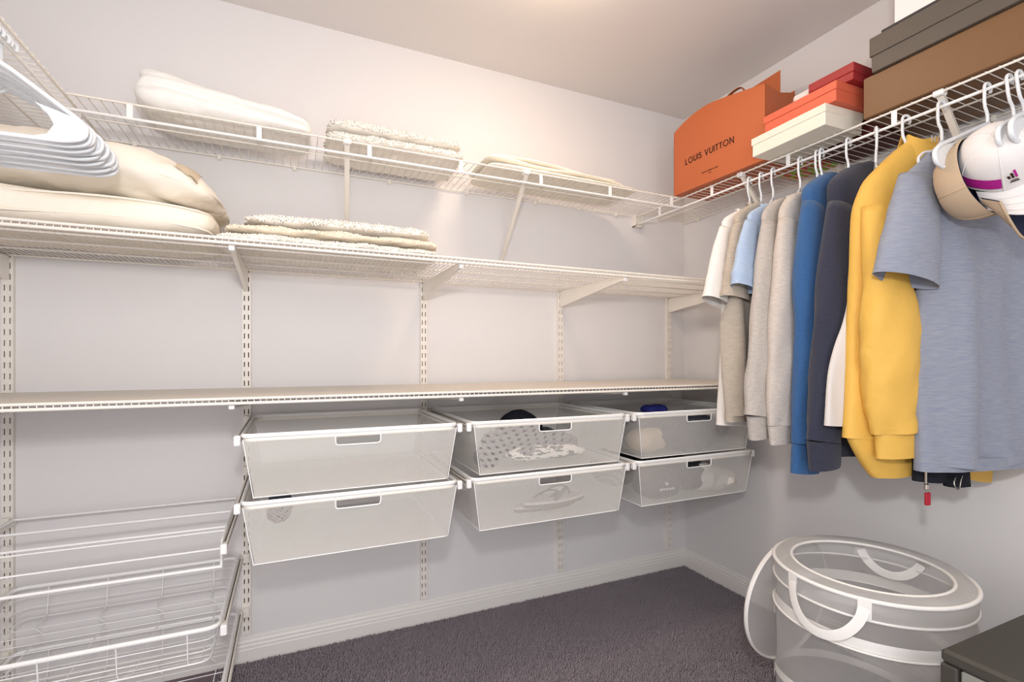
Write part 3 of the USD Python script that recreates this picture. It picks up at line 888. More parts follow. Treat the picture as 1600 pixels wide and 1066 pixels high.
# white tee
g = garment('tee_shirt', 'white short-sleeved tee shirt, first of the clothes from the room corner', 'tee shirt', -.643, 12)
part(g, 'body', body([(-.118, -.04, .05, .014), (-.135, -.085, .09, .020), (-.188, -.172, .17, .024), (-.30, -.165, .165, .030), (-.60, -.17, .165, .030), (-.872, -.198, .17, .034)], seed=1), M['tee_white'], True)
part(g, 'sleeve', limb([(-.148, 0, -.215), (-.182, -.004, -.32), (-.222, -.008, -.465)], [.04, .062, .072], [.018, .026, .032], seed=1), M['tee_white'], True)
part(g, 'sleeve', limb([(.148, 0, -.215), (.182, .0, -.32), (.205, .0, -.465)], [.04, .062, .072], [.018, .026, .03], seed=2), M['tee_white'], True)
part(g, 'neckband', neckband(-.08, .08, -.128, .045, .020), M['tee_white'], 60)
hang(-.643, 12, 'the white tee shirt')
# stone linen shirt
g = garment('tee_shirt', 'stone grey crumpled linen short-sleeved shirt beside the white tee shirt', 'shirt', -.691, 12)
part(g, 'body', body([(-.112, -.04, .05, .013), (-.130, -.085, .09, .020), (-.186, -.165, .165, .024), (-.32, -.165, .165, .028), (-.55, -.225, .165, .030), (-.838, -.215, .165, .032)], fold=.013, k=44, seed=5), M['khaki'], True)
part(g, 'sleeve', limb([(-.135, -.002, -.21), (-.165, -.006, -.33), (-.192, -.012, -.462)], [.04, .058, .066], [.018, .028, .036], fold=.010, seed=4), M['khaki'], True)
part(g, 'sleeve', limb([(.14, 0, -.21), (.165, 0, -.33), (.18, 0, -.462)], [.04, .058, .066], [.018, .026, .03], seed=5), M['khaki'], True)
part(g, 'collar', neckband(-.08, .08, -.122, .05, .022, .008), M['khaki'], 60)
part(g, 'hem_band', body([(-.826, -.217, .167, .0335), (-.842, -.2165, .167, .034)], m=4, fold=0, seed=5), M['khaki'], True)
hang(-.691, 12, 'the stone linen shirt')
# pale blue tee
g = garment('tee_shirt', 'pale blue tee shirt between the stone linen shirt and the grey sweatshirts', 'tee shirt', -.738, 12)
part(g, 'body', body([(-.128, -.04, .05, .013), (-.145, -.085, .09, .018), (-.195, -.165, .165, .020), (-.30, -.135, .15, .02), (-.60, -.13, .15, .02), (-.80, -.13, .15, .022)], seed=7), M['pale_blue'], True)
part(g, 'sleeve', limb([(-.148, -.002, -.218), (-.182, -.006, -.31), (-.212, -.010, -.43)], [.036, .05, .056], [.016, .022, .030], fold=.006, seed=8), M['pale_blue'], True)
part(g, 'sleeve', limb([(.148, 0, -.218), (.18, 0, -.31), (.20, 0, -.43)], [.036, .05, .056], [.016, .02, .022], seed=9), M['pale_blue'], True)
part(g, 'neckband', neckband(-.08, .08, -.138, .045, .018), M['pale_blue'], 60)
hang(-.738, 12, 'the pale blue tee and grey sweatshirt')


def sweatshirt(label, y, rz, mt, top, path, r1, r2, brow, cuff, seed, name='sweatshirt'):
    g = garment(name, label, 'sweatshirt', y, rz)
    part(g, 'body', body(brow, fold=.005, k=24, seed=seed), mt, True)
    sl = part(g, 'sleeve', limb(path, r1, r2, fold=.009, seed=seed), mt, True)
    part(sl, 'cuff', limb(cuff[0], cuff[1], cuff[2], m=8, fold=.001, seed=seed), mt, True)
    mir = [(-p[0] * .75 + .0, p[1] + .02, p[2]) for p in path]
    part(g, 'sleeve', limb(mir, [q * .6 for q in r1], r2, fold=.005, seed=seed + 1), mt, True)
    part(g, 'neckband', neckband(top[0], top[1], top[2], .05, .024, .011), mt, 60)
    s = path[0]
    ring = [(s[0] + r1[0] * .9 * math.cos(a), s[1] + (r2[0] + .004) * math.sin(a), s[2] + .0 - .035 * math.cos(a) * 0 - .02) for a in np.linspace(0, 2 * np.pi, 20, endpoint=False)]
    return g


sweatshirt('grey marl sweatshirt between the pale blue tee and the lighter grey sweatshirt', -.788, 11, M['grey_marl'], (-.075, .085, -.15),
           [(-.115, -.004, -.225), (-.145, -.010, -.36), (-.182, -.014, -.60), (-.213, -.014, -.825)], [.042, .058, .058, .056], [.020, .030, .032, .030],
           [(-.125, -.04, .05, .016), (-.145, -.09, .09, .020), (-.205, -.15, .15, .022), (-.4, -.14, .14, .022), (-.80, -.13, .14, .024)],
           ([(-.205, -.014, -.82), (-.198, -.014, -.892)], [.050, .046], [.026, .024]), 13)
sweatshirt('light grey marl sweatshirt beside the blue sweatshirt', -.838, 10, M['grey_marl2'], (-.07, .09, -.14),
           [(-.092, -.006, -.225), (-.112, -.012, -.36), (-.132, -.014, -.60), (-.140, -.014, -.85)], [.046, .066, .076, .078], [.022, .032, .034, .030],
           [(-.120, -.03, .06, .018), (-.142, -.08, .09, .024), (-.21, -.128, .15, .026), (-.4, -.12, .14, .024), (-.80, -.11, .14, .024)],
           ([(-.138, -.014, -.845), (-.136, -.014, -.905)], [.076, .070], [.028, .024]), 17)
hang(-.836, 10, 'the light grey sweatshirt')
sweatshirt('bright blue sweatshirt between the light grey and the navy sweatshirts', -.907, 8, M['blue'], (.0, .12, -.085),
           [(-.060, -.004, -.19), (-.088, -.010, -.33), (-.100, -.014, -.62), (-.122, -.014, -.90)], [.050, .066, .064, .066], [.026, .036, .036, .032],
           [(-.068, .03, .09, .016), (-.085, -.01, .12, .026), (-.150, -.095, .16, .034), (-.28, -.085, .16, .034), (-.60, -.07, .15, .03), (-.82, -.07, .15, .03)],
           ([(-.120, -.014, -.895), (-.128, -.014, -.985)], [.062, .064], [.028, .026]), 19)
hang(-.893, 8, 'the bright blue sweatshirt')
hang(-.907, 8, 'the back of the bright blue sweatshirt')
sweatshirt('dark navy sweatshirt between the blue sweatshirt and the yellow jacket', -.985, 6, M['navy'], (.03, .19, -.075),
           [(-.050, -.006, -.215), (-.090, -.012, -.40), (-.125, -.014, -.65), (-.158, -.014, -.88)], [.056, .070, .070, .068], [.028, .036, .038, .034],
           [(-.052, .09, .15, .018), (-.075, .02, .20, .030), (-.155, -.085, .21, .040), (-.26, -.075, .21, .040), (-.60, -.09, .20, .034), (-.93, -.15, .16, .032)],
           ([(-.156, -.014, -.875), (-.152, -.014, -.953)], [.066, .062], [.032, .028]), 29)
hang(-.987, 6, 'the dark navy sweatshirt')
# white polyester top behind the yellow jacket
g = garment('training_top', 'white polyester top showing between the navy sweatshirt and the yellow jacket', 'top', -1.055, 4)
part(g, 'body', body([(-.10, .05, .12, .012), (-.14, .0, .15, .016), (-.20, -.045, .16, .02), (-.30, -.088, .17, .022), (-.40, -.12, .17, .022), (-.50, -.145, .17, .02), (-.70, -.205, .17, .02), (-.825, -.225, .16, .022)], fold=.007, seed=33), M['white_poly'], True)
part(g, 'neckband', neckband(.02, .12, -.17, .03, .016), M['white_poly'], 60)
hang(-1.062, 38, 'the white polyester top')


# yellow jacket
YR = -13
g = garment('jacket', 'yellow nylon jacket behind the slate blue tee shirt', 'jacket', -1.135, YR)
part(g, 'body', body([(-.075, -.005, .10, .02), (-.115, -.055, .15, .028), (-.195, -.135, .24, .036), (-.28, -.160, .26, .040), (-.45, -.165, .27, .036), (-.70, -.180, .28, .036), (-.86, -.195, .29, .036)], fold=.008, k=28, seed=37), M['yellow'], True)
v, f = body([(-.845, -.188, .288, .034), (-.89, -.165, .286, .034), (-.962, -.110, .282, .030)], fold=.006, m=14, k=26, seed=37)
dz = np.clip((v[:, 0] - .02) / .26, 0, 1)
part(g, 'hem', (v + np.stack([0 * dz, 0 * dz, (.028 * np.exp(-((v[:, 0] - .08) / .07) ** 2) - .03 * dz) * (v[:, 2] < -.86)], 1), f), M['yellow'], True)
sl = part(g, 'sleeve', limb([(-.105, -.022, -.26), (-.108, -.040, -.42), (-.100, -.046, -.62), (-.082, -.048, -.835)], [.052, .064, .084, .080], [.030, .042, .046, .036], fold=.015, seed=38), M['yellow'], True)
part(sl, 'cuff', limb([(-.078, -.048, -.828), (-.075, -.048, -.900)], [.070, .068], [.030, .028], m=8, fold=.001, seed=3), M['yellow'], True)
part(g, 'sleeve', limb([(.235, .02, -.26), (.262, .03, -.45), (.27, .03, -.65), (.27, .03, -.84)], [.04, .05, .05, .045], [.03, .035, .035, .03], fold=.006, seed=39), M['yellow'], True)
a = np.linspace(-2.9, 3.0, 30)
col = []
for s_ in (0, 1):
    col.append([(.052 + (.072 - .018 * s_) * math.cos(q), (.040 - .012 * s_) * math.sin(q), -.105 + .060 * s_ - .03 * max(0, -math.sin(q))) for q in a])
v, f = np.vstack([np.array(col[0]), np.array(col[1])]), np.array([(k, k + 1, k + 31, k + 30) for k in range(29)])
part(g, 'collar', [(v, f), (v + [0, .004, .0], f)], M['yellow'], True)
for k, ch in enumerate('HO'):
    m_ = meshkit.text_mesh(ch, .016, .0008, True)
    v = np.asarray(m_.vertices)
    part(g, 'collar_print', (np.stack([v[:, 0] + .022 + .020 * k, -.0475 - v[:, 2] + 0 * v[:, 0], v[:, 1] - .088], 1), np.asarray(m_.faces)), M['print'], False, 'grey letters printed on the collar')
hang(-1.137, YR, 'the yellow jacket')

# black zipped garment below the tee hem
g = garment('hooded_top', 'black top with red zip tag hanging below the hem of the slate tee', 'top', -1.178, -14)
part(g, 'body', body([(-.13, .02, .10, .012), (-.20, -.07, .18, .016), (-.5, -.05, .16, .016), (-.93, -.035, .13, .018), (-.968, -.035, .132, .018)], fold=.006, seed=41), M['black'], True)
part(g, 'hem_flap', body([(-.925, .06, .128, .022), (-.985, .066, .135, .018)], m=8, fold=.004, seed=43), M['black'], True)
zt_ = part(g, 'zip_tape', box(-.0245, -.0205, -.024, -.020, -.97, -.90, .0005), M['steel'], False, 'pale zip tape')
part(zt_, 'zip_slider', [box(-.028, -.017, -.028, -.019, -.984, -.968, .002), tube(arc([(-.0225, -.0245, -.982), (-.027, -.0265, -.990), (-.018, -.0265, -.990), (-.0225, -.0245, -.982)], .002, 3), .001, 6)], M['steel'], 30, 'steel zip slider')
part(zt_, 'zip_tag', box(-.031, -.016, -.030, -.024, -1.022, -.990, .0025), M['zip_red'], 30, 'red rubber zip tag')
part(g, 'cord_loop', tube(smooth_path([(.066, -.024, -.955), (.058, -.028, -.975), (.066, -.030, -.985), (.076, -.028, -.968), (.084, -.026, -.952)], 20), .0018, 6), M['steel'], 60, 'pale cord loop')

# slate blue tee in front
TR = -12
g = garment('tee_shirt', 'slate blue marl tee shirt facing the room, frontmost of the hung clothes', 'tee shirt', -1.222, TR)
part(g, 'body', body([(-.138, -.055, -.005, .012), (-.158, -.075, .09, .022), (-.20, -.12, .19, .030), (-.235, -.112, .215, .034), (-.30, -.085, .235, .036), (-.45, -.062, .255, .036), (-.65, -.082, .27, .034), (-.90, -.085, .275, .036), (-.918, -.085, .276, .036)], n=90, fold=.013, k=27, seed=47), M['slate'], True)
part(g, 'sleeve', limb([(-.100, -.006, -.205), (-.118, -.016, -.30), (-.150, -.022, -.462)], [.044, .072, .090], [.026, .040, .040], fold=.005, seed=48), M['slate'], True)
part(g, 'sleeve', limb([(.215, .004, -.22), (.232, .01, -.31), (.245, .01, -.44)], [.036, .045, .03], [.024, .03, .03], fold=.005, seed=49), M['slate'], True)
part(g, 'hem_band', body([(-.899, -.0865, .2765, .0375), (-.921, -.0865, .2775, .0375)], n=90, m=4, fold=.013, k=27, seed=47), M['slate'], True)
nb = smooth_path([(-.058, -.012, -.142), (-.045, -.028, -.168), (-.012, -.036, -.198), (.035, -.040, -.225), (.085, -.038, -.215), (.125, -.028, -.175)], 24)
part(g, 'neckband', tube(nb, .009, 8, flat=.004), M['slate'], 60)
hang(-1.216, TR, 'the slate blue tee shirt')

# ------------------------------------------------------------------ empty hangers and caps, front right
g = 'empty white hangers in front of the slate tee'
for y, rz, tilt, lab in ((-1.306, -4, 0, 'empty white hanger directly in front of the slate tee, holding the tan cap'),
                         (-1.345, -3, -13, 'empty white hanger sloping down to the left over the white cap crown'),
                         (-1.362, -3, -15, 'empty white hanger sloping down to the left, just in front of its neighbour'),
                         (-1.400, 0, 0, 'empty level white hanger, second nearest the camera on the right rail'),
                         (-1.418, 1, 1.5, 'empty level white hanger nearest the camera on the right rail')):
    if y == -1.306:
        he = thing('plastic_hanger', lab, 'hanger', (RX, y, RODZ), rz, g)
        hanger_parts(he, .195, -.082, -.180, .0050)
    else:
        copy(he, (RX, y, RODZ), rz, lab, tilt=tilt)


def frame(xa, za, loc):
    """rotation whose local +x is xa and local +z close to za"""
    x = np.array(xa, float); x /= np.linalg.norm(x)
    z = np.array(za, float); z -= x * (z @ x); z /= np.linalg.norm(z)
    return np.stack([x, np.cross(z, x), z], 1), np.array(loc, float)


def cap_piece(R, o, name, parent, m, mt, smooth=True, label=None):
    v, f = cat(m) if isinstance(m, list) else m
    return part(parent, name, (v @ R.T + o, f), mt, smooth, label)


def cap(label, xa, za, loc, mt, under, band=None, logo=False, r=.088, hgt=.105):
    R, o = frame(xa, za, (0, 0, 0))
    c = thing('baseball_cap', label, 'cap', loc)
    A = np.linspace(0, 2 * np.pi, 48, endpoint=False)
    def crown(k, r_, q):
        h_ = hgt * np.sin(q)
        w_ = r_ * np.cos(q) ** .8
        sh = 1 + .012 * np.abs(np.sin(3 * A))
        return np.stack([w_ * 1.08 * np.cos(A) * sh, w_ * .94 * np.sin(A) * sh, h_ + 0 * A + .012 * (np.cos(A) > 0) * np.cos(A) * np.sin(2 * q)], 1)
    qs = np.linspace(0, np.pi / 2 - .02, 16)
    cr = cap_piece(R, o, 'crown', c, loft([crown(0, r, q) for q in qs], caps0=False, caps1=True), mt)
    cap_piece(R, o, 'lining', c, loft([crown(0, r - .003, q) * [1, 1, .97] for q in qs], caps0=False, caps1=True), under, True, 'inside of the cap')
    cap_piece(R, o, 'sweatband', c, loft([crown(0, r - .004, 0) + [0, 0, .001], crown(0, r - .0045, .25)]), under, True)
    cap_piece(R, o, 'button', cr, move(trimesh.creation.icosphere(2, .008), (0, 0, hgt)), mt)
    for k in range(6):
        a = k * np.pi / 3 + np.pi / 6
        p = [((r + .0012) * 1.08 * np.cos(q) ** .8 * np.cos(a), (r + .0012) * .94 * np.cos(q) ** .8 * np.sin(a), hgt * np.sin(q) + .012 * max(0, np.cos(a)) * np.sin(2 * q)) for q in qs]
        cap_piece(R, o, 'panel_seam', cr, tube(p, .0012, 5), mt, 60)
    # brim: a curved plate
    B = np.linspace(-1.15, 1.15, 25)
    def edge(k, dz):
        rx, ry = r * 1.08 + .072 * k, r * .94 + .004 * k
        x = (r * 1.02 * np.cos(B)) * (1 - k) + k * (r * .42 + (.125) * np.cos(B * 1.32).clip(-.2) ** .8 if False else (r * 1.02 * np.cos(B) + .078 * np.cos(B * 1.28).clip(0) ** .55))
        y = ry * np.sin(B)
        z = -.020 * (np.sin(B)) ** 2 * (.4 + .9 * k) - .012 * k + dz
        return np.stack([x, y, z], 1)
    ks = np.linspace(0, 1, 7)
    for nm, dz, mm in (('brim', .0015, mt), ('brim_underside', -.0015, under)):
        g_ = np.array([edge(k, dz) for k in ks])
        i, j = np.meshgrid(np.arange(6), np.arange(24), indexing='ij')
        cap_piece(R, o, nm, c, (g_.reshape(-1, 3), np.stack([i * 25 + j, (i + 1) * 25 + j, (i + 1) * 25 + j + 1, i * 25 + j + 1], -1).reshape(-1, 4)), mm, True, 'underside of the brim' if nm == 'brim_underside' else None)
    cap_piece(R, o, 'brim_edge', c, tube(edge(1, 0), .0026, 6), mt, 60)
    if band:
        for k in (.35, .6, .85):
            cap_piece(R, o, 'brim_stitch', c, tube(edge(k, .0024), .0007, 4), mt, 60)
        q0, q1 = .10, .34
        aa = np.linspace(.55, 2.9, 30)
        def bp(a, q, e=.002):
            return ((r + e) * 1.08 * np.cos(q) ** .8 * np.cos(a) * (1 + .012 * abs(np.sin(3 * a))), (r + e) * .94 * np.cos(q) ** .8 * np.sin(a) * (1 + .012 * abs(np.sin(3 * a))), hgt * np.sin(q) + .012 * max(0, np.cos(a)) * np.sin(2 * q))
        for s in (-1, 1):
            v = np.array([bp(s * a, q) for q in (q0, q1) for a in aa])
            cap_piece(R, o, 'side_band', cr, (v, np.array([(k, k + 1, k + 31, k + 30) for k in range(29)])), band, True, 'magenta band around the side of the cap')
        if logo:
            for k in range(3):
                w_, hh = .0055, .008 + .006 * k
                a0 = -.40 + .075 * k
                q = [bp(a0, .30, .003), bp(a0 + .055, .30, .003), bp(a0 + .055 - .03, .30 + hh * 9, .003), bp(a0 - .03, .30 + hh * 9, .003)]
                cap_piece(R, o, 'logo_bar', cr, (np.array(q), np.array([[0, 1, 2, 3]])), M['ink'] if k < 2 else band, False, 'slanted bar of the three-bar logo')
            for a0, a1 in ((-.38, -.18), (-.36, -.20)):
                v = [bp(a0, .20 if a0 == -.38 else .24, .003), bp(a1, .20 if a0 == -.38 else .24, .003), bp(a1, .225 if a0 == -.38 else .26, .003), bp(a0, .225 if a0 == -.38 else .26, .003)]
                cap_piece(R, o, 'logo_bar', cr, (np.array(v), np.array([[0, 1, 2, 3]])), M['ink'], False)
    return c


cap('tan baseball cap with navy brim underside, hanging in front of the slate tee', (.42, -.22, -.88), (.02, .92, .02), (-.390, -1.338, 1.442), M['tan'], M['cap_navy'], r=.086, hgt=.085)
cap('white baseball cap with magenta side band hanging over the tan cap', (-.20, -.62, -.75), (-.81, -.265, .39), (-.392, -1.364, 1.458), M['cap_white'], M['cap_white'], band=M['magenta'], logo=True, r=.074, hgt=.090)

# ------------------------------------------------------------------ boxes and bag on the right wire shelf
def lidded(name, label, x0, x1, y0, y1, z0, z1, lid, mt, lidm=None, rz=0, over=.003, cat_='box'):
    cx, cy = (x0 + x1) / 2, (y0 + y1) / 2
    t = thing(name, label, cat_, (cx, cy, z0), rz)
    w, d, hh = (x1 - x0) / 2, (y1 - y0) / 2, z1 - z0
    if lid:
        part(t, 'body', box(-w + over, w - over, -d + over, d - over, 0, hh - .003, .0015), mt)
        part(t, 'lid', box(-w, w, -d, d, hh - lid, hh, .0015), lidm or mt)
    else:
        part(t, 'body', box(-w, w, -d, d, 0, hh, .002), mt)
        part(t, 'flap_seam', box(-w + .001, w - .001, -.002, .002, hh - .0005, hh + .0006, 0), mt)
    return t


lidded('shoe_box', 'flat cream lidded box jutting over the shelf edge, under the coral box', -.383, -.215, -.978, -.716, ZK, 1.776, .024, M['cream_card'], rz=-2.0)
lidded('shoe_box', 'coral orange lidded box stacked on the cream box', -.372, -.16, -1.000, -.756, 1.7765, 1.834, .024, M['coral'], rz=-1)
lidded('gift_box', 'small dark red lidded box on top of the coral box', -.335, -.18, -1.022, -.886, 1.8345, 1.883, .026, M['red'])
lidded('flat_box', 'dark maroon flat box at the wall behind the cream box', -.205, -.03, -1.028, -.80, ZK, 1.772, .02, M['maroon'])
t = thing('printed_bag', 'colourful printed paper bag lying flat on the wire shelf near the wall', 'paper bag', (-.085, -.705, ZK))
part(t, 'sheet', puff(slab((.125, .17, .012), (20, 14, 3), 8, 3), .003, 20, 3, 2, 0), M['bagmix'], True)
part(t, 'fold', move(puff(slab((.12, .06, .012), (20, 14, 3), 8, 3), .003, 20, 5, 2, 0), (.01, .005, .011)), M['bagmix'], True)
t = thing('tin_box', 'small white octagonal lidded tin on the coral box beside the red box', 'box', (-.212, -.800, 1.8347))
def octo(w, d, b, z):
    return [(-w + b, -d, z), (w - b, -d, z), (w, -d + b, z), (w, d - b, z), (w - b, d, z), (-w + b, d, z), (-w, d - b, z), (-w, -d + b, z)]
part(t, 'body', loft([octo(.032, .036, .012, 0), octo(.032, .036, .012, .07)], caps=True), M['beige_cloth'], False)
part(t, 'lid', loft([octo(.035, .039, .013, .062), octo(.035, .039, .013, .084), octo(.032, .036, .013, .088)], caps=True), M['white_card'], False)
lidded('storage_box', 'brown card box on the wire shelf under the charcoal box', -.312, -.03, -1.60, -1.034, ZK, 1.829, 0, M['brown'])
lidded('storage_box', 'charcoal lidded box stacked on the brown box', -.326, -.035, -1.66, -1.058, 1.8298, 1.926, .052, M['grey_card'], over=.004)
lidded('folder', 'thin dark folder lying on the charcoal box under the white box', -.322, -.06, -1.55, -1.086, 1.9265, 1.9355, 0, M['charcoal'])
lidded('storage_box', 'white box at the top of the stack, cut by the picture edge', -.318, -.06, -1.50, -1.112, 1.9365, 2.10, .03, M['white_card'])

# orange shopping bag
B0, B1 = np.array([-.336, -.298]), np.array([-.322, -.722])
K1, K0 = np.array([-.150, -.705]), np.array([-.160, -.305])
t = thing('shopping_bag', 'large orange shopping bag with dark lettering standing in the corner of the shelf', 'shopping bag', (0, 0, 0))


def panel(p0, p1, top, n=24, bulge=0.0, th=.0016, zb=None):
    """upright sheet between two plan points; top(s) gives its top edge"""
    s = np.linspace(0, 1, n)
    m = 14
    d = (p1 - p0); L = np.linalg.norm(d); nn = np.array([d[1], -d[0]]) / L
    nn = -nn if (nn[0] > 0) else nn
    V = []
    for off in (0, th):
        for k in np.linspace(0, 1, m):
            z = (zb or ZK) + .001 + k * (np.array([top(q) for q in s]) - (zb or ZK) - .001)
            b = bulge * np.sin(np.pi * s) * np.sin(np.pi * k)
            xy = p0[None] + s[:, None] * d[None] + nn[None] * (b - off)[:, None]
            V.append(np.c_[xy, z])
    V = np.array(V)
    fs = []
    i, j = np.meshgrid(np.arange(m - 1), np.arange(n - 1), indexing='ij')
    for o in (0, m * n):
        fs.append(np.stack([o + i * n + j, o + i * n + j + 1, o + (i + 1) * n + j + 1, o + (i + 1) * n + j], -1).reshape(-1, 4))
    jj = np.arange(n - 1)
    fs.append(np.stack([(m - 1) * n + jj, (m - 1) * n + jj + 1, m * n + (m - 1) * n + jj + 1, m * n + (m - 1) * n + jj], -1))
    return V.reshape(-1, 3), np.vstack(fs)


ftop = lambda s: 1.978 + .040 * (1 - (1 - min(1, s / .42)) ** 2.2) - .044 * max(0, (s - .42) / .58) ** 1.2
part(t, 'front_panel', panel(B0, B1, ftop, 40, .006), M['orange'], True)
part(t, 'back_panel', panel(K0, K1, lambda s: 1.997, 30), M['orange'], True)
part(t, 'back_flap', panel(K0 * .70 + K1 * .30, K0 * .14 + K1 * .86, lambda s: 2.088 + .012 * s, 16, zb=1.99), M['orange'], True)
mid = (B1 + K1) / 2 + [0, .004]
part(t, 'gusset', [panel(B1, mid, lambda s: ftop(1.0) - .006 * s, 10), panel(mid, K1, lambda s: ftop(1.0) - .006 + .020 * s, 10)], M['orange'], True)
mid = (B0 + K0) / 2 + [0, -.03]
part(t, 'gusset', [panel(B0, mid, lambda s: 1.978 + .02 * s, 10), panel(mid, K0, lambda s: 1.998, 10)], M['orange'], True)
part(t, 'base', (np.array([[*B0, ZK + .001], [*B1, ZK + .001], [*K1, ZK + .001], [*K0, ZK + .001]]), np.array([[0, 1, 2, 3]])), M['orange'], False)
part(t, 'ribbon_handle', tube(smooth_path([(-.25, -.43, 1.99), (-.25, -.47, 2.035), (-.245, -.52, 2.062), (-.245, -.56, 2.058), (-.25, -.575, 2.00)], 30), .007, 8, flat=.002), M['orange_dark'], 60, 'brown ribbon handle')
dirv = (B1 - B0) / np.linalg.norm(B1 - B0)
outn = np.array([dirv[1], -dirv[0]]); outn = -outn if outn[0] > 0 else outn


def glyph(ch, h, depth):
    """plain geometric capitals from strokes"""
    from shapely.geometry import LineString
    from shapely.ops import unary_union
    w = .135
    a = lambda t0, t1, cx, cy, r, ry=None: [(cx + r * math.cos(t), cy + (ry or r) * math.sin(t)) for t in np.linspace(t0, t1, 28)]
    L = {'L': [[(w / 2, 1), (w / 2, w / 2), (.50, w / 2)]], 'I': [[(w / 2, 0), (w / 2, 1)]], 'T': [[(0, 1 - w / 2), (.58, 1 - w / 2)], [(.29, 1), (.29, 0)]],
         'V': [[(.03, 1.0), (.38, .06), (.73, 1.0)]], 'N': [[(w / 2, 0), (w / 2, .97), (.70, .03), (.70, 1)]],
         'O': [a(0, 2 * math.pi, .5, .5, .45)], 'U': [[(w / 2, 1)] + a(math.pi, 2 * math.pi, .36, .32, .29, .26) + [(.65, 1)]],
         'S': [a(.35, math.pi * 1.5, .28, .735, .20) + a(math.pi * .5, -math.pi + .35, .28, .275, .22)]}[ch]
    shape = unary_union([LineString(l).buffer(w / 2, cap_style=2, join_style=2, mitre_limit=2.5) for l in L])
    m = trimesh.creation.extrude_polygon(shape, depth, engine='earcut')
    v = np.asarray(m.vertices).copy()
    v[:, :2] *= h
    return v, np.asarray(m.faces)


def lettering(text, cap_h, along, z, gap, word_gap, name, bold=False):
    x, ms = 0.0, []
    for ch in text:
        if ch == ' ':
            x += word_gap; continue
        if name == 'letter':
            v, fc = glyph(ch, cap_h, .0006)
        else:
            m_ = meshkit.text_mesh(ch, cap_h, .0006, bold)
            v, fc = np.asarray(m_.vertices).copy(), np.asarray(m_.faces)
        v[:, 0] += x - v[:, 0].min()
        x = v[:, 0].max() + gap
        ms.append((v, fc))
    L = x - gap
    for v, f in ms:
        a = along + v[:, 0] - L / 2
        s = a / np.linalg.norm(B1 - B0)
        zz_ = z + v[:, 1]
        k = np.array([(q - ZK) / (ftop(ss) - ZK) for q, ss in zip(zz_, s)])
        b = .006 * np.sin(np.pi * s) * np.sin(np.pi * k) + .0007 + v[:, 2]
        xy = B0[None] + dirv[None] * a[:, None] + outn[None] * b[:, None]
        part(t, name, (np.c_[xy, zz_], f), M['ink'], False)


lettering('LOUIS VUITTON', .0235, .184, 1.820, .0042, .011, 'letter', True)
lettering('MAISON FONDÉE EN 1854', .0040, .190, 1.757, .0010, .0025, 'small_letter')
lettering('PARIS', .0032, .190, 1.748, .0010, .0025, 'small_letter')

# ------------------------------------------------------------------ pop-up laundry hamper
HX, HY, HR, HT = -.462, -1.132, .208, .500
t = thing('laundry_hamper', 'white sheer mesh pop-up laundry hamper on the carpet by the right wall', 'laundry hamper', (HX, HY, 0), 0)
A = np.linspace(0, 2 * np.pi, 72, endpoint=False)
def ring(r, z, wob=0.0):
    rr = r + wob * np.sin(5 * A + z * 30)
    return np.stack([rr * np.cos(A), rr * np.sin(A), np.full(72, z) + 0 * A], 1)
def rings_at(zs, r=HR):
    return [ring(r - .006 * math.sin(math.pi * min(1, max(0, (z % .19) / .19))), z, .0015) for z in zs]
part(t, 'mesh_wall', loft(rings_at(np.linspace(.012, HT - .04, 30)), caps0=False), M['nylon'], True)
part(t, 'mesh_base', loft([ring(HR - .004, .012), ring(.02, .012)], caps0=False, caps1=True), M['nylon'], True)
part(t, 'top_band', loft([ring(HR + .001, HT - .044), ring(HR + .002, HT)], caps0=False), M['nylon2'], True)
part(t, 'collar', loft([ring(HR + .001, HT), ring(HR - .012, HT + .014), ring(HR - .040, HT + .006)], caps0=False), M['nylon2'], True)
def band(z, h, r=HR):
    return loft([ring(r + .0015, z - h / 2), ring(r + .0025, z), ring(r + .0015, z + h / 2)])
part(t, 'rim_wire', tube(ring(HR + .002, HT), .005, 8, True), M['strap'], 60)
part(t, 'opening_trim', tube(ring(HR - .040, HT + .006), .004, 8, True), M['strap'], 60)
part(t, 'piping', tube(ring(HR + .002, HT - .044), .0028, 6, True), M['strap'], 60)
part(t, 'hoop_band', [band(.398, .024), tube(ring(HR + .003, .383), .003, 6, True)], M['strap'], True)
spiral = []
for k, q in enumerate(np.linspace(0, 2 * np.pi, 90)):
    spiral.append(q)
def spiral_band(z0, z1, w):
    q = np.linspace(0, 2 * np.pi, 90)
    z = z0 + (z1 - z0) * q / (2 * np.pi)
    rows = [np.stack([(HR + .002) * np.cos(q + 2.4), (HR + .002) * np.sin(q + 2.4), z + dz], 1) for dz in (-w / 2, w / 2)]
    v = np.vstack(rows)
    return v, np.array([(k, k + 1, k + 91, k + 90) for k in range(89)])
part(t, 'spiral_wire_band', spiral_band(.21, .36, .022), M['strap'], True)
part(t, 'spiral_wire_band', spiral_band(.03, .19, .022), M['strap'], True)
part(t, 'base_hoop', tube(ring(HR, .012), .005, 8, True), M['strap'], 60)


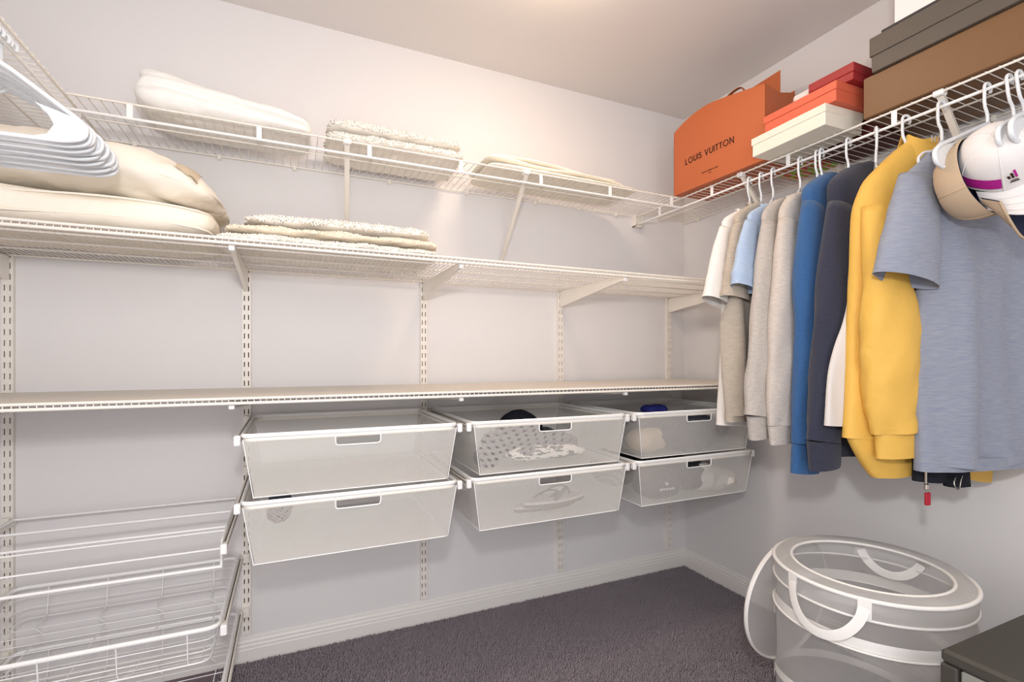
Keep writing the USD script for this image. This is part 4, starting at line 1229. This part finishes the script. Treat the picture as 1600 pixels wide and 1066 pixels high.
def strap(a0, a1, drop, out):
    """webbing carry strap hanging from the rim between two angles"""
    q = np.linspace(0, 1, 26)
    prof = np.sin(np.pi * q) ** .62
    ang_ = a0 + (a1 - a0) * (q - .02 * np.sin(2 * np.pi * q))
    c = np.stack([(HR + .006 + out * prof) * np.cos(ang_), (HR + .006 + out * prof) * np.sin(ang_), HT - .012 - drop * prof], 1)
    T = np.gradient(c, axis=0); T /= np.linalg.norm(T, axis=1, keepdims=True)
    rad = np.stack([np.cos(ang_), np.sin(ang_), 0 * ang_], 1)
    w = np.cross(T, rad); w /= np.linalg.norm(w, axis=1, keepdims=True)
    th_ = rad * .0012
    R_ = np.stack([c - w * .011 - th_, c + w * .011 - th_, c + w * .011 + th_, c - w * .011 + th_], 1)
    m_ = [loft(R_, caps=True)]
    for aa in (a0, a1):
        p = np.array([(HR + .005) * math.cos(aa), (HR + .005) * math.sin(aa), HT - .010])
        tv = np.array([-math.sin(aa), math.cos(aa), 0])
        rv = np.array([math.cos(aa), math.sin(aa), 0])
        m_.append((np.array([p + tv * x + np.array([0, 0, z]) + rv * o for o in (0, .003) for x, z in ((-.013, -.03), (.013, -.03), (.013, .012), (-.013, .012))]), np.array([[0, 1, 2, 3], [4, 5, 6, 7], [0, 1, 5, 4], [1, 2, 6, 5], [2, 3, 7, 6], [3, 0, 4, 7]])))
    return m_
part(t, 'carry_strap', strap(math.radians(166), math.radians(209), .085, .020), M['strap'], True)
part(t, 'carry_strap', strap(math.radians(355), math.radians(395), .06, -.020), M['strap'], True)
# lid hanging open at the far side
LA = math.radians(92)
rad = np.array([math.cos(LA), math.sin(LA), 0]); tang = np.array([-math.sin(LA), math.cos(LA), 0])
down = np.array([0, 0, -1.0]) * .99 + rad * .08
lc = np.array([HR * math.cos(LA), HR * math.sin(LA), HT]) + rad * .012 + down * .186 - tang * .03
LR = .183
circ = lambda r: lc + r * (np.cos(A)[:, None] * tang + np.sin(A)[:, None] * down)
lm_ = part(t, 'lid_mesh', loft([circ(LR), circ(.02)], caps0=False, caps1=True), M['nylon2'], True)
part(lm_, 'lid_rim', tube(circ(LR), .007, 8, True, .0035), M['strap'], 60)
part(t, 'zip_pull', box(-.215, -.207, .055, .062, .085, .105, .001), M['strap'], 30)

# ------------------------------------------------------------------ safe
t = thing('safe', 'black steel safe with a grey front panel on the floor at the right', 'safe', (-.705, -1.400, 0), 0)
sw, sd, shh = .46, .42, .497
e = .026
part(t, 'top_plate', box(0, sw, -sd, 0, shh - e, shh, .006), M['safe'])
part(t, 'side_plate', box(0, sw, -e, 0, 0, shh - e, .003), M['safe'])
part(t, 'side_plate', box(0, sw, -sd, -sd + e, 0, shh - e, .003), M['safe'])
part(t, 'back_plate', box(sw - .01, sw, -sd + e, -e, .0, shh - e, .002), M['safe'])
part(t, 'bottom_plate', box(0, sw, -sd + e, -e, 0, e, .003), M['safe'])
dr_ = part(t, 'door', box(.006, .03, -sd + e + .002, -e - .002, e + .002, shh - e - .003, .003), M['safe_panel'], 30, 'grey steel door panel')
part(dr_, 'handle', [move(trimesh.creation.cylinder(.02, .02, sections=24), (-.004, -.30, .25), rotm([0, 1, 0], 90)), box(-.018, -.008, -.345, -.255, .243, .257, .003)], M['safe'])
part(dr_, 'keypad', box(.0, .008, -.19, -.11, .22, .30, .003), M['black'])

# ------------------------------------------------------------------ things inside the drawers
def heap(name, label, cat_, size, loc, mt, seed, rz=0, amp=.016, sc=14, pw=4, pz=2.4, creases=True):
    t = thing(name, label, cat_, loc, rz)
    v, f = puff(slab(size, (46, 34, 16), pw, pz), amp, sc, seed, 4, 0)
    part(t, 'cloth', (v, f), mt, True)
    a = smooth_path([(-size[0] * .38, -size[1] * .36, size[2] * .72), (-.1 * size[0], -size[1] * .44, size[2] * .66), (.18 * size[0], -size[1] * .42, size[2] * .74), (size[0] * .36, -size[1] * .34, size[2] * .62)], 24)
    part(t, 'hem', tube(a, .004, 6), mt, 60)
    return t


FT, FB = ZR['t'] - .158 + .002, ZR['b'] - .158 + .002
heap('folded_sweater', 'charcoal folded sweater in the upper middle mesh drawer', 'sweater', (.31, .25, .10), (-1.025, -.325, FT), M['charcoal_cloth'], 3)
heap('patterned_scarf', 'white and grey patterned scarf at the front of the upper middle mesh drawer', 'scarf', (.29, .05, .045), (-1.03, -.464, FT + .020), M['stripe'], 5, 0, .007, 22)
heap('sock_ball', 'rolled dark grey socks at the left of the upper middle mesh drawer', 'socks', (.088, .078, .072), (-1.228, -.435, FT), M['charcoal_cloth'], 9, 0, .006, 22, 2.2, 2)
t = thing('knit_cap', 'black knit cap on the sweater in the upper middle mesh drawer', 'cap', (-1.065, -.325, FT + .092))
prof = [(.082 * math.cos(q), .078 * math.sin(q)) for q in np.linspace(0, 1.5, 12)]
A2 = np.linspace(0, 2 * np.pi, 40, endpoint=False)
part(t, 'crown', puff(loft([[(r_ * math.cos(a), r_ * .9 * math.sin(a), z) for a in A2] for r_, z in prof], caps0=False, caps1=True), .004, 24, 2), M['black'], True)
part(t, 'cuff', loft([[(r_ * math.cos(a), r_ * .9 * math.sin(a), z) for a in A2] for r_, z in ((.084, -.002), (.087, .012), (.084, .026))]), M['black'], True)


def flip_flop(label, loc, rz, sgn):
    t = thing('flip_flop', label, 'flip flop', loc, rz, 'pair of pale flip flops in the lower middle mesh drawer')
    q = np.linspace(0, 2 * np.pi, 60, endpoint=False)
    def sole(z, k=1.0):
        x = .128 * np.cos(q)
        w = .036 + .010 * np.cos(q) + .006 * np.cos(2 * q + 3.1)
        y = w * np.sign(np.sin(q)) * np.abs(np.sin(q)) ** .8 + sgn * .006 * np.cos(q) ** 2 * np.sign(np.cos(q))
        return np.stack([k * x, k * y, np.full(60, z)], 1)
    part(t, 'sole', loft([sole(0, .985), sole(.003), sole(.011)], caps=True), M['rubber_grey'], 40)
    part(t, 'footbed', loft([sole(.011), sole(.018), sole(.020, .98)], caps=True), M['rubber_white'], 40)
    for s in (-1, 1):
        part(t, 'strap', tube(smooth_path([(.072, 0, .020), (.060, s * .006, .044), (.025, s * .026, .046), (-.03, s * .038, .022)], 24), np.linspace(.004, .0085, 24), 8, flat=.0028), M['rubber_grey'], 60)
    return t


flip_flop('pale flip flop lying lowest in the lower middle mesh drawer', (-.985, -.37, FB), 6, 1)
flip_flop('pale flip flop resting on its mate in the lower middle mesh drawer', (-.965, -.40, FB + .021), 12, -1)
heap('pouch', 'beige cloth pouch at the left of the upper right mesh drawer', 'pouch', (.13, .10, .095), (-.585, -.425, FT), M['beige_cloth'], 21, 10, .012, 18)
heap('folded_clothes', 'grey blue folded clothes filling the upper right mesh drawer', 'clothes', (.40, .30, .130), (-.385, -.345, FT), M['denim'], 23, 0, .024, 11)
heap('rolled_towel', 'grey cloth bundle at the front of the upper right mesh drawer', 'cloth', (.20, .08, .07), (-.40, -.465, FT), M['grey_cloth'], 25, 0, .012, 16)
heap('blue_cloth', 'royal blue cloth seen through the handle of the upper right mesh drawer', 'cloth', (.10, .07, .04), (-.47, -.33, FT + .128), M['royal'], 27, 0, .006, 20)
heap('shoulder_bag', 'black bag at the back of the lower right mesh drawer', 'bag', (.17, .16, .155), (-.585, -.22, FB), M['bag_black'], 31, 0, .010, 14)
t = heap('wash_bag', 'grey wash bag with small white lettering in the lower right mesh drawer', 'bag', (.19, .10, .11), (-.545, -.44, FB), M['grey_cloth'], 33, 0, .006, 12)
part(t, 'emblem', box(-.006, .006, -.0545, -.047, .058, .068, .001), M['cap_white'], False, 'small white emblem')
for k in range(5):
    part(t, 'lettering', box(-.032 + .014 * k, -.023 + .014 * k, -.0545, -.047, .040, .047, .0005), M['cap_white'], False, 'small white letter')
heap('folded_clothes', 'charcoal folded clothes in the middle of the lower right mesh drawer', 'clothes', (.30, .30, .125), (-.41, -.335, FB), M['charcoal_cloth'], 35, 0, .02, 12)
heap('crumpled_cloth', 'crumpled white cloth at the right of the lower right mesh drawer', 'cloth', (.19, .13, .10), (-.285, -.435, FB), M['white_cloth'], 37, 0, .028, 20)
heap('small_cloth', 'small dark cloth lying in the lower left mesh drawer', 'cloth', (.075, .07, .095), (-1.835, -.16, FB), M['grey_cloth'], 39, 0, .008, 18)
